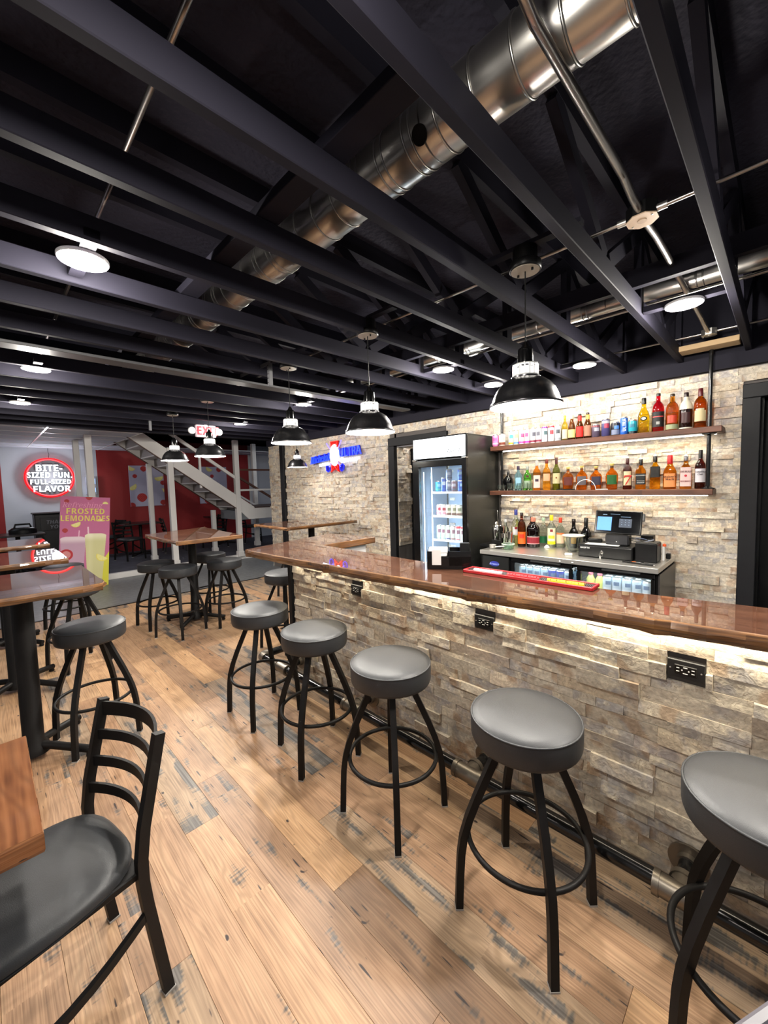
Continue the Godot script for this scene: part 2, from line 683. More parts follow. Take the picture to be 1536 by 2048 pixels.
	m.albedo_texture = speckle(512, 71, Color(0.45, 0.46, 0.47), 0.5, 1.3)
	tri_tex(m, 1.6)
	m = mat("carpet", Color.WHITE, 0.95)
	m.albedo_texture = speckle(256, 73, Color(0.25, 0.25, 0.30), 0.4, 1.4)
	tri_tex(m, 1.3)

# ---------------------------------------------------------------- floors
func floors() -> void:
	var fl := struct_root("floor", "rustic wide plank floor in tan, grey and brown")
	obj("subfloor", bx(Vector3(-2.3, -0.06, -0.5), Vector3(8.1, 0.1, 7.4)), mat("satin_black"), fl)
	var w := 0.152
	var L := 1.475
	var row := -21
	while row <= 10:
		var z0 := -0.848 + row * w
		var shift := rng.randf() * L
		if row == 0:
			shift = 0.67
		elif row == -1:
			shift = 1.176
		elif row == 1:
			shift = 1.865 - L + 0.0
		var x1 := -shift + 3.0 * L
		while x1 > -6.35:
			var x0 := maxf(x1 - L, -6.35)
			var hi := minf(x1, 1.6)
			var behind_bar := z0 < FZ - 0.2 and hi > -2.75
			if hi - x0 > 0.02 and not behind_bar and not (x0 > 0.5) and not (z0 > -0.3 and x0 > -0.9):
				var b := MB.new()
				var g := 0.83 + 0.23 * rng.randf()
				var warm := rng.randf_range(-0.03, 0.04)
				var ki := rng.randi() % 4
				if row == -1 and absf(x0 + 1.176) < 0.01:
					g = 0.62
					ki = 1
				b.col = Color(g * (0.97 + warm), g, g * (1.06 - warm))
				b.us = 0.6
				b.uo = Vector2(-x0 * 0.6 + 0.1 * rng.randf(), -z0 * 0.6 + 0.04 * rng.randf())
				b.box(Vector3((x0 + hi) / 2, -0.005, z0 + w / 2), Vector3(hi - x0 - 0.0007, 0.01, w - 0.0007), 0.0007)
				# the texture holds six times more width than the plank shows
				for i in b.t.size():
					b.t[i].y = b.t[i].y * 7.5
				obj("plank", b, mat("plank%d" % ki), fl)
			x1 -= L
		row += 1
	struct("floor_grey", bx(Vector3(-7.4, -0.05, -1.0), Vector3(2.08, 0.1, 8.4)), mat("grey_floor"), "grey speckled hard floor between planks and carpet")
	struct("floor_carpet", bx(Vector3(-9.95, 0.02, -1.5), Vector3(3.0, 0.1, 10.0)), mat("carpet"), "dark blue-grey carpet of the back dining room")
	struct("trim_1", bx(Vector3(-8.44, 0.04, -1.5), Vector3(0.1, 0.11, 10.0), 0.01), mat("white_paint"), "white sill along the edge of the carpet")
	struct("trim_2", bx(Vector3(-6.365, 0.002, -0.6), Vector3(0.03, 0.008, 6.8)), mat("satin_black"), "black strip between plank floor and grey floor")

# ---------------------------------------------------------------- stacked stone
func stone_piece(b: MB, xf: Transform3D, w: float, h: float, d: float) -> void:
	var nu := 3
	var nv := 2
	var g := []
	var tilt := rng.randf_range(-0.004, 0.004)
	for j in nv + 1:
		var r := []
		for i in nu + 1:
			var fu := float(i) / nu - 0.5
			var fv := float(j) / nv - 0.5
			var e := 0.0
			if i > 0 and i < nu:
				e = rng.randf_range(-0.0016, 0.0016)
			r.append(Vector3(fu * w, fv * h + e, d + rng.randf_range(-0.0022, 0.0022) + tilt * fv * 2.0))
		g.append(r)
	for j in nv:
		for i in nu:
			var A: Vector3 = g[j][i]
			var B: Vector3 = g[j][i + 1]
			var C: Vector3 = g[j + 1][i + 1]
			var D: Vector3 = g[j + 1][i]
			var nn := -((B - A).cross(D - A)).normalized()
			if nn.z < 0:
				nn = -nn
			var f0 := b.v.size()
			b.quad(A, B, C, D, nn)
			for k in range(f0, b.v.size()):
				b.v[k] = xf * b.v[k]
				b.n[k] = xf.basis * b.n[k]
	var rim := []
	for i in nu + 1:
		rim.append(g[0][i])
	for j in range(1, nv + 1):
		rim.append(g[j][nu])
	for i in range(nu - 1, -1, -1):
		rim.append(g[nv][i])
	for j in range(nv - 1, 0, -1):
		rim.append(g[j][0])
	var f1 := b.v.size()
	for i in rim.size():
		var A: Vector3 = rim[i]
		var B: Vector3 = rim[(i + 1) % rim.size()]
		var dd := (B - A)
		var nn := Vector3(dd.y, -dd.x, 0).normalized()
		b.quad(A, B, Vector3(B.x, B.y, 0), Vector3(A.x, A.y, 0), nn)
	for k in range(f1, b.v.size()):
		b.v[k] = xf * b.v[k]
		b.n[k] = xf.basis * b.n[k]

func stone_field(parent: Node3D, origin: Vector3, U: Vector3, N: Vector3, width: float, height: float, holes: Array, most: int) -> void:
	var V := Vector3.UP
	var list := []
	var v0 := 0.0
	while v0 < height - 0.01:
		# one ledger panel course, split into rows
		var rows: Array = [[0.052, 0.048, 0.052], [0.038, 0.05, 0.064], [0.05, 0.03, 0.04, 0.032], [0.044, 0.058, 0.05]][rng.randi() % 4]
		for rh in rows:
			var h: float = minf(rh, height - v0)
			if h < 0.008:
				break
			var u0 := -rng.randf() * 0.2
			while u0 < width:
				var w := rng.randf_range(0.09, 0.34) if rng.randf() < 0.8 else rng.randf_range(0.06, 0.12)
				var a := maxf(u0, 0.0)
				var e := minf(u0 + w, width)
				u0 += w
				var d := rng.randf_range(0.010, 0.017)
				if rng.randf() < 0.22:
					d = rng.randf_range(0.024, 0.036)
				var segs := [[a, e]]
				for ho: Rect2 in holes:
					if v0 + h > ho.position.y + 0.004 and v0 < ho.end.y - 0.004:
						var nx := []
						for sg in segs:
							if sg[1] <= ho.position.x or sg[0] >= ho.end.x:
								nx.append(sg)
								continue
							if sg[0] < ho.position.x:
								nx.append([sg[0], ho.position.x])
							if sg[1] > ho.end.x:
								nx.append([ho.end.x, sg[1]])
						segs = nx
				for sg in segs:
					var wd: float = sg[1] - sg[0]
					if wd < 0.008:
						continue
					var p: Vector3 = origin + U * (sg[0] + sg[1]) / 2.0 + V * (v0 + h / 2.0)
					list.append([wd * h / p.distance_squared_to(EYE), p, wd - 0.0008, h - 0.0006, d])
			v0 += h
	list.sort_custom(func(x, y): return x[0] > y[0])
	var basis := Basis(U, V, N)
	var rest := MB.new()
	for i in list.size():
		var s: Array = list[i]
		var g := rng.randf_range(0.8, 1.08)
		var tint := rng.randf()
		var cc := Color(g, g, g)
		if tint < 0.22:
			cc = Color(g * 0.92, g * 0.925, g * 0.94)
		elif tint < 0.34:
			cc = Color(g * 0.99, g * 0.94, g * 0.88)
		elif tint < 0.44:
			cc = Color(g * 0.9, g * 0.86, g * 0.85)
		if i < most:
			var b := MB.new()
			b.col = cc
			b.us = 1.6
			b.uo = Vector2(rng.randf(), rng.randf())
			stone_piece(b, Transform3D(basis, Vector3.ZERO), s[2], s[3], s[4])
			obj("stone", b, mat("stone"), parent, s[1])
		else:
			rest.col = cc
			rest.us = 1.6
			rest.uo = Vector2(rng.randf(), rng.randf())
			stone_piece(rest, Transform3D(basis, s[1]), s[2], s[3], s[4])
	if rest.v.size():
		var o := obj("distant_stones", rest, mat("stone"), parent)
		o.set_meta("kind", "stuff")

func stone_walls() -> void:
	# back wall behind the bar: from the cooler to the doorway at its right end
	var wb := struct_root("wall_back", "stacked stone wall behind the bar shelves")
	var bk := MB.new()
	bk.box(Vector3(-1.555, 1.3, -4.08), Vector3(2.69, 2.6, 0.14))
	bk.box(Vector3(0.3, 2.37, -4.08), Vector3(1.02, 0.46, 0.14))
	bk.box(Vector3(1.3, 1.3, -4.08), Vector3(0.98, 2.6, 0.14))
	obj("backing", bk, mat("grout"), wb)
	stone_field(wb, Vector3(-2.9, 0.0, BZ - 0.01), Vector3.RIGHT, Vector3.BACK, 3.3, 2.335,
		[Rect2(2.665, -1, 5, 3.19), Rect2(0.12, -1, 0.6, 2.9), Rect2(-1, -1, 3.2, 1.7)], 300)
	# the same wall further left, behind the neon sign
	var wl := struct_root("wall_back_left", "stacked stone wall that carries the neon sign")
	bk = MB.new()
	bk.box(Vector3(-5.43, 1.3, -4.08), Vector3(3.38, 2.6, 0.14))
	bk.box(Vector3(-3.33, 2.34, -4.08), Vector3(0.88, 0.52, 0.14))
	obj("backing", bk, mat("grout"), wl)
	stone_field(wl, Vector3(-7.12, 0.0, BZ - 0.01), Vector3.RIGHT, Vector3.BACK, 4.22, 2.335,
		[Rect2(0.46, -1, 0.13, 5), Rect2(3.27, -1, 2.0, 3.19), Rect2(-1, -1, 3.9, 1.4)], 300)
	stone_field(wl, Vector3(-7.13, 0.0, -4.15), Vector3.BACK, Vector3.LEFT, 0.14, 2.335, [], 0)
	struct("trim_3", bx(Vector3(-6.595, 1.17, -3.975), Vector3(0.13, 2.34, 0.05), 0.005), mat("black_trim"), "upright black board on the stone wall left of the neon sign")
	struct("trim_4", bx(Vector3(-2.76, 2.65, -3.985), Vector3(8.75, 0.62, 0.05)), mat("black_paint"), "black header board above the stone wall")
	# small hall seen through the doorway beside the cooler
	var hl := struct_root("wall_hall", "stone lined hall behind the doorway beside the cooler")
	obj("backing", bx(Vector3(-4.2, 1.2, -5.12), Vector3(3.9, 2.5, 0.1)), mat("grout"), hl)
	stone_field(hl, Vector3(-6.1, 0.9, -5.07), Vector3.RIGHT, Vector3.BACK, 3.0, 1.4, [], 90)
	stone_field(hl, Vector3(-3.745, 0.7, -4.02), Vector3.FORWARD, Vector3.RIGHT, 0.27, 1.34, [], 60)
	obj("return", bx(Vector3(-3.79, 1.02, -4.22), Vector3(0.09, 2.04, 0.16)), mat("grout"), hl)
	obj("return_trim", bx(Vector3(-3.75, 1.02, -4.31), Vector3(0.1, 2.04, 0.025)), mat("black_trim"), hl)
	obj("side_panel", bx(Vector3(-2.55, 1.2, -4.6), Vector3(0.1, 2.5, 0.9)), mat("black_trim"), hl)
	obj("end_panel", bx(Vector3(-6.2, 1.2, -4.6), Vector3(0.1, 2.5, 0.9)), mat("black_trim"), hl)
	obj("soffit", bx(Vector3(-4.3, 2.44, -4.62), Vector3(3.8, 0.1, 1.0)), mat("wall_white"), hl)
	var t := thing("unseen_hall_light", "unseen round ceiling light placed to light the small stone hall", "ceiling light", Vector3(-3.5, 2.385, -4.6))  # unseen lamp above the doorway head, placed to light the hall stone
	obj("trim_ring", lt([Vector2(0.066, -0.004), Vector2(0.085, 0.0), Vector2(0.085, 0.005), Vector2(0.0, 0.005)], 32), mat("white_gloss"), t)
	obj("lens", lt([Vector2(0, -0.006), Vector2(0.06, -0.005), Vector2(0.068, -0.002)], 32), glow("lens_glow", WARM, 6.0), t)
	omni(t, Vector3(0, -0.05, 0), 0.7, WARM, 0.06)

func shell() -> void:
	var d := struct_root("door_1", "black framed doorway to a stone hall beside the cooler")
	obj("jamb", bx(Vector3(-3.795, 1.03, -3.985), Vector3(0.11, 2.06, 0.06), 0.004), mat("black_trim"), d)
	obj("jamb", bx(Vector3(-2.93, 1.03, -3.985), Vector3(0.11, 2.06, 0.06), 0.004), mat("black_trim"), d)
	obj("head", bx(Vector3(-3.3625, 2.115, -3.985), Vector3(0.975, 0.11, 0.06), 0.004), mat("black_trim"), d)
	obj("lining", bx(Vector3(-3.3625, 2.055, -4.09), Vector3(0.74, 0.02, 0.15)), mat("wall_white"), d)
	d = struct_root("door_2", "black framed doorway at the right end of the back wall, closed by black panel")
	obj("jamb", bx(Vector3(-0.185, 1.05, -3.98), Vector3(0.1, 2.1, 0.07), 0.004), mat("black_trim"), d)
	obj("jamb", bx(Vector3(0.83, 1.05, -3.98), Vector3(0.1, 2.1, 0.07), 0.004), mat("black_trim"), d)
	obj("head", bx(Vector3(0.32, 2.15, -3.98), Vector3(1.11, 0.1, 0.07), 0.004), mat("black_trim"), d)
	obj("lining", bx(Vector3(-0.13, 1.05, -4.1), Vector3(0.02, 2.1, 0.18)), mat("satin_black"), d)
	obj("panel", bx(Vector3(0.32, 1.05, -4.2), Vector3(0.9, 2.1, 0.04)), mat("satin_black"), d)  # black panel stands in for the dark interior behind the frame
	# unseen walls that close the room
	struct("wall_right", bx(Vector3(1.85, 1.5, -0.5), Vector3(0.1, 3.2, 7.6)), mat("wall_white"))
	struct("wall_front", bx(Vector3(-4.8, 1.5, 3.05), Vector3(13.4, 3.2, 0.1)), mat("wall_white"))
	struct("ceiling", bx(Vector3(-2.6, 3.0, -0.55), Vector3(9.1, 0.08, 7.3)), mat("deck"), "dark painted deck above the open trusses")
	struct("beam", bx(Vector3(-7.07, 2.73, -0.55), Vector3(0.2, 0.5, 7.2), 0.01), mat("black_paint"), "black beam between the bar room and the back dining room")
	struct("beam_flange", bx(Vector3(-7.07, 2.47, -0.55), Vector3(0.26, 0.02, 7.2), 0.004), mat("black_paint"), "flange under the black beam")

func trusses() -> void:
	var bc := bx(Vector3(0.019, JY + 0.045, -0.5), Vector3(0.038, 0.09, 7.06), 0.003).mesh()
	var tc := bx(Vector3(0.019, 2.915, -0.5), Vector3(0.038, 0.09, 7.06)).mesh()
	var post := bx(Vector3(0.019, 2.7, 0), Vector3(0.036, 0.35, 0.064)).mesh()
	var dg := MB.new()
	dg.bar([Vector3(0.019, 2.53, -0.27), Vector3(0.019, 2.87, 0.27)], 0.036, 0.064)
	var dgm := dg.mesh()
	var dh := MB.new()
	dh.bar([Vector3(0.019, 2.53, 0.27), Vector3(0.019, 2.87, -0.27)], 0.036, 0.064)
	var dhm := dh.mesh()
	for k in range(-3, 18):
		var x := -0.23 - k * 0.3945
		var tr := struct_root("ceiling_beam", "black open web truss running towards the stone wall")
		tr.position = Vector3(x, 0, 0)
		obj("bottom_chord", bc, mat("black_paint"), tr)
		obj("top_chord", tc, mat("black_paint"), tr)
		var z := -3.85
		var odd := false
		while z < -1.6:
			if odd:
				obj("web", dgm, mat("black_paint"), tr, Vector3(0, 0, z + 0.3))
			else:
				obj("web", dhm, mat("black_paint"), tr, Vector3(0, 0, z + 0.3))
				obj("web", post, mat("black_paint"), tr, Vector3(0, 0, z))
			odd = not odd
			z += 0.6
	# flat boards that tie the trusses together
	struct("ceiling_strap", bx(Vector3(-2.7, 2.575, -2.47), Vector3(8.4, 0.09, 0.038)), mat("black_paint"), "black strongback board crossing the trusses before the back wall")
	struct("ceiling_strap", bx(Vector3(-3.79, 2.552, -0.815), Vector3(6.3, 0.038, 0.088), 0.002), mat("black_paint"), "black strongback board crossing the trusses beside the big duct")
	struct("steel_beam", bx(Vector3(-3.27, JY - 0.005, -0.3), Vector3(0.13, 0.02, 6.8), 0.003), flat(Color(0.28, 0.28, 0.29), 0.4), "grey steel flange under the trusses left of the big duct")

func ring(b: MB, x: float, y: float, z: float, r: float) -> void:
	b.torus(r, 0.0045, Vector3(x, y, z), 28, 6, Basis(Vector3.UP, Vector3.RIGHT, Vector3.BACK))

func duct(label: String, y: float, z: float, r: float, x0: float, x1: float, hole_x: float) -> void:
	var t := thing("duct", label, "duct")
	obj("pipe", tb([Vector3(x0, y, z), Vector3(x1, y, z)], r, 32), mat("galvanised"), t)
	var x := x0 + 0.12
	while x < x1:
		for dx in [0.0, 0.03] if fmod(absf(x), 0.8) < 0.4 else [0.0]:
			var b := MB.new()
			ring(b, x + dx, y, z, r)
			obj("seam", b, mat("galvanised"), t)
		x += 0.125 if y > 2.6 and r > 0.058 else 0.3
	if hole_x < 0.0:
		var a := deg_to_rad(-37.4)
		var nn := Vector3(0, sin(a) , cos(a))
		obj("hole", lt([Vector2(0, 0.0), Vector2(0.024, 0.0), Vector2(0.024, 0.002), Vector2(0.027, 0.002), Vector2(0.027, -0.004)], 20), mat("hole", Color(0.005, 0.005, 0.005), 1.0), t).transform = Transform3D(Basis(Vector3.RIGHT, nn, Vector3.RIGHT.cross(nn)), Vector3(hole_x, y, z) + nn * (r + 0.001))

func ceiling_services() -> void:
	duct("large round galvanised duct passing through the trusses overhead", 2.694, -1.118, 0.093, -6.9, 1.6, -0.842)
	duct("slim galvanised duct close to the back wall above the shelves", 2.66, -2.905, 0.055, -5.0, 1.6, 1.0)
	var t := thing("sprinkler_pipe", "thin steel pipe running just below the slim duct", "pipe")
	obj("tube", tb([Vector3(-4.6, 2.572, -2.875), Vector3(1.5, 2.572, -2.875)], 0.009, 8), mat("conduit"), t)
	# electrical conduit
	t = thing("conduit", "thick steel conduit with an offset bend running towards the back wall", "conduit")
	obj("tube", tb([Vector3(-0.43, 2.66, -0.80), Vector3(-0.43, 2.6, -0.88), Vector3(-0.43, 2.58, -0.95), Vector3(-0.422, 2.58, -1.62), Vector3(-0.418, 2.555, -1.72), Vector3(-0.417, 2.55, -1.82)], 0.0135, 12), mat("conduit"), t)
	obj("connector", bx(Vector3(-0.44, 2.66, -0.80), Vector3(0.045, 0.03, 0.04), 0.006), mat("steel"), t)
	t = thing("conduit", "thick steel conduit from the octagonal box to the box above the shelves", "conduit")
	obj("tube", tb([Vector3(-0.417, 2.55, -1.9), Vector3(-0.42, 2.575, -2.1), Vector3(-0.42, 2.58, -2.3), Vector3(-0.42, 2.58, -3.4), Vector3(-0.41, 2.55, -3.55), Vector3(-0.408, 2.55, -3.66)], 0.0135, 12), mat("conduit"), t)
	t = thing("conduit", "long thin conduit above the row of pendants over the bar", "conduit")
	obj("tube", tb([Vector3(-4.6, 2.55, -1.84), Vector3(-0.47, 2.55, -1.855)], 0.0075, 8), mat("conduit"), t)
	obj("connector", tb([Vector3(-0.5, 2.55, -1.855), Vector3(-0.455, 2.55, -1.857)], 0.013, 10), mat("steel"), t)
	t = thing("conduit", "thin conduit right of the octagonal box at top right", "conduit")
	obj("tube", tb([Vector3(-0.37, 2.55, -1.85), Vector3(1.5, 2.55, -1.83)], 0.0075, 8), mat("conduit"), t)
	obj("connector", tb([Vector3(-0.375, 2.55, -1.85), Vector3(-0.335, 2.55, -1.85)], 0.013, 10), mat("steel"), t)
	t = thing("conduit", "thin conduit close to the back wall left of the small junction box", "conduit")
	obj("tube", tb([Vector3(-2.2, 2.55, -3.65), Vector3(-0.45, 2.55, -3.68)], 0.0075, 8), mat("conduit"), t)
	t = thing("conduit", "thin conduit close to the back wall right of the small junction box", "conduit")
	obj("tube", tb([Vector3(-0.36, 2.55, -3.67), Vector3(1.5, 2.55, -3.65)], 0.0075, 8), mat("conduit"), t)
	t = thing("conduit", "single conduit crossing the trusses at upper left of the ceiling", "conduit")
	obj("tube", tb([Vector3(-5.2, 2.6, -0.385), Vector3(1.5, 2.6, -0.385)], 0.0085, 8), mat("conduit"), t)
	var octo := PackedVector2Array()
	for i in 8:
		octo.append(Vector2(cos(PI / 8 + i * PI / 4), sin(PI / 8 + i * PI / 4)) * 0.055)
	for e in [[Vector3(-0.417, 2.535, -1.86), "octagonal junction box with pale cover where the thick conduits meet", 1.0], [Vector3(-0.407, 2.535, -3.69), "small grey junction box above the shelf pipe by the back wall", 0.85]]:
		t = thing("junction_box", e[1], "junction box", e[0], 0.0, "ceiling junction boxes")
		var b := MB.new()
		b.prism(octo, 0.0, 0.045, Transform3D(Basis.from_euler(Vector3(-PI / 2, 0, 0)) * Basis.from_scale(Vector3.ONE * e[2]), Vector3.ZERO))
		obj("box", b, mat("satin_black") if e[2] == 1.0 else mat("steel"), t)
		b = MB.new()
		b.prism(octo, -0.004, 0.0, Transform3D(Basis.from_euler(Vector3(-PI / 2, 0, 0)) * Basis.from_scale(Vector3.ONE * e[2]), Vector3.ZERO))
		obj("cover", b, flat(Color(0.78, 0.68, 0.58), 0.4) if e[2] == 1.0 else mat("steel"), t)
		obj("knockout", lt([Vector2(0, -0.006), Vector2(0.016, -0.006), Vector2(0.016, -0.004)], 16), flat(Color(0.7, 0.6, 0.5), 0.4) if e[2] == 1.0 else mat("steel"), t)
		for s in [-1, 1]:
			obj("screw", lt([Vector2(0, -0.007), Vector2(0.004, -0.006), Vector2(0.004, -0.004)], 8, Vector3(0.036 * s, 0, 0.02 * s)), mat("steel"), t)
	obj_block()
	for e in [[Vector3(-2.83, 2.5, -1.62), 0.17, "perforated angle bracket hanging from the trusses above the second pendant"], [Vector3(-5.8, 2.52, -1.58), 0.2, "perforated angle bracket hanging near the black beam at left"]]:
		t = thing("angle_bracket", e[2], "bracket", e[0], 0.0, "hanging angle brackets")
		var b := MB.new()
		b.box(Vector3(-0.22, 0, 0), Vector3(0.5, 0.028, 0.003))
		obj("arm", b, mat("bracket", Color(0.4, 0.4, 0.41), 0.5, 0.7), t)
		b = MB.new()
		b.box(Vector3(0, -e[1] / 2, 0.003), Vector3(0.028, e[1], 0.003))
		b.box(Vector3(0.014, -e[1] / 2, -0.01), Vector3(0.003, e[1], 0.028))
		obj("hanger", b, mat("bracket"), t)
		for i in 5:
			obj("bolt", lt([Vector2(0, 0.004), Vector2(0.006, 0.003), Vector2(0.006, 0)], 8, Vector3(0, -0.02 - i * 0.032, 0.006)), mat("black_metal"), t)

func obj_block() -> void:
	var t := thing("wood_block", "bare pine block between two trusses that holds the shelf pipe", "block")
	obj("board", bx(Vector3(-0.42, JY + 0.05, -3.80), Vector3(0.345, 0.038, 0.14), 0.003), flat(Color(0.78, 0.66, 0.5), 0.7), t)

func pendants() -> void:
	var spots := [
		[Vector3(-0.81, 1.873, -1.70), "black dome pendant lamp over the bar, largest one in view"],
		[Vector3(-1.80, 1.868, -1.70), "black dome pendant lamp over the bar, second from the shelves"],
		[Vector3(-2.68, 1.884, -1.70), "black dome pendant lamp over the bar corner beside the neon sign"],
		[Vector3(-4.22, 1.888, -1.70), "black dome pendant over the square high table, under the exit sign"],
		[Vector3(-5.22, 1.905, -1.68), "black dome pendant in front of the staircase posts"],
		[Vector3(-5.30, 1.85, -3.45), "small looking black dome pendant just left of the neon sign"],
		[Vector3(0.17, 1.873, -1.72), "black dome pendant cut off by the picture's right edge"]]
	for i in spots.size():
		var top: float = JY + 0.03 - spots[i][0].y
		var t := thing("pendant_lamp", spots[i][1], "pendant lamp", spots[i][0], 0.0, "black dome pendant lamps")
		obj("shade", lt([Vector2(0.15, -0.002), Vector2(0.152, 0.002), Vector2(0.151, 0.008), Vector2(0.143, 0.016), Vector2(0.135, 0.04), Vector2(0.122, 0.068), Vector2(0.104, 0.092), Vector2(0.08, 0.11), Vector2(0.06, 0.118), Vector2(0.06, 0.118), Vector2(0.06, 0.124), Vector2(0.052, 0.127)], 48), mat("shade_black"), t)
		obj("shade_lining", lt([Vector2(0.15, -0.002), Vector2(0.147, 0.004), Vector2(0.14, 0.014), Vector2(0.132, 0.038), Vector2(0.119, 0.066), Vector2(0.101, 0.089), Vector2(0.078, 0.107), Vector2(0.05, 0.117), Vector2(0.036, 0.118)], 48), mat("shade_inside"), t)
		var fins := MB.new()
		for k in 16:
			var a := TAU * k / 16
			fins.box(Vector3(sin(a) * 0.05, 0.15, cos(a) * 0.05), Vector3(0.006, 0.046, 0.008), 0.001, Basis(Vector3.UP, a))
		fins.torus(0.05, 0.004, Vector3(0, 0.173, 0), 32, 6)
		fins.torus(0.052, 0.004, Vector3(0, 0.128, 0), 32, 6)
		obj("neck_fins", fins, mat("white_gloss"), t)
		obj("bulb", lt([Vector2(0, 0.018), Vector2(0.026, 0.024), Vector2(0.04, 0.045), Vector2(0.042, 0.065), Vector2(0.036, 0.09), Vector2(0.03, 0.11), Vector2(0.03, 0.165), Vector2(0, 0.168)], 20), glow("bulb_glow", WARM, 7.0), t)
		obj("socket", lt([Vector2(0.052, 0.172), Vector2(0.052, 0.178), Vector2(0.034, 0.184), Vector2(0.034, 0.184), Vector2(0.032, 0.236), Vector2(0.03, 0.243), Vector2(0.018, 0.25), Vector2(0.011, 0.268), Vector2(0.004, 0.274), Vector2(0, 0.274)], 28), mat("gloss_black"), t)
		obj("cord", tb([Vector3(0, 0.27, 0), Vector3(0, top - 0.01, 0)], 0.0028, 8), mat("satin_black"), t)
		var can := obj("canopy", lt([Vector2(0, 0), Vector2(0.062, 0), Vector2(0.062, 0), Vector2(0.065, 0.003), Vector2(0.065, 0.03), Vector2(0.06, 0.034), Vector2(0.05, 0.034), Vector2(0.05, 0.09), Vector2(0, 0.09)], 32, Vector3(0, top - 0.03, 0)), mat("satin_black"), t)
		obj("lit_face_plate", lt([Vector2(0, -0.002), Vector2(0.058, -0.002), Vector2(0.058, 0.001)], 32, Vector3(0, top - 0.03, 0)), flat(Color(0.62, 0.58, 0.52), 0.35), can)  # pale colour paints the light reflected on the black canopy underside
		for s in [-1, 1]:
			obj("knob", lt([Vector2(0, -0.012), Vector2(0.005, -0.011), Vector2(0.005, -0.001)], 10, Vector3(0.036 * s, top - 0.03, 0.01 * s)), mat("gloss_black"), can)
		obj("mounting_bar", bx(Vector3(0, JY + 0.1 - spots[i][0].y, 0), Vector3(0.46, 0.018, 0.04)), mat("black_paint"), t)
		omni(t, Vector3(0, 0.05, 0), 0.5 if i == 5 else 1.9, WARM, 0.04)

func downlights() -> void:
	var spots := [
		[-1.95, -0.34, "nearest round ceiling light, at upper left of the picture"],
		[-3.85, -0.34, "round ceiling light over the second high table at left"],
		[-5.35, -0.33, "round ceiling light by the black beam over the third table"],
		[-1.95, -2.66, "round ceiling light between the first two bar pendants"],
		[-1.95, -3.44, "round ceiling light behind the largest pendant, near the cooler top"],
		[-3.76, -2.56, "round ceiling light above the neon sign's stone wall"],
		[-1.15, -3.44, "round ceiling light near the shelf's beer bottles"],
		[-0.40, -2.66, "large bright round ceiling light above the right end of the shelves"],
		[-5.42, -2.63, "faint round ceiling light right of the exit sign"],
		[-0.40, -0.2, "unseen round ceiling light above the viewer, lights the near floor"],  # this and the next two stand out of view, lighting the near floor
		[-2.0, 1.6, "unseen round ceiling light behind the viewer, lights the near floor"],
		[-0.3, 1.6, "unseen round ceiling light behind the viewer at right, lights the near floor"]]
	for s in spots:
		var y := JY + 0.008
		var t := thing("recessed_light", s[2], "ceiling light", Vector3(s[0], y, s[1]), 0.0, "round ceiling lights")
		obj("trim_ring", lt([Vector2(0.066, -0.004), Vector2(0.082, -0.006), Vector2(0.085, -0.002), Vector2(0.085, 0.006), Vector2(0.0, 0.006)], 36), mat("white_gloss"), t)
		obj("lens", lt([Vector2(0, -0.006), Vector2(0.06, -0.005), Vector2(0.068, -0.002)], 36), glow("lens_glow", WARM, 6.0), t)
		obj("bracket", bx(Vector3(0, 0.02, 0), Vector3(0.36, 0.03, 0.05)), mat("black_paint"), t)
		omni(t, Vector3(0, -0.05, 0), 0.55 if s[1] < -3.0 or s[1] > 1.0 else 1.3, WARM, 0.06)

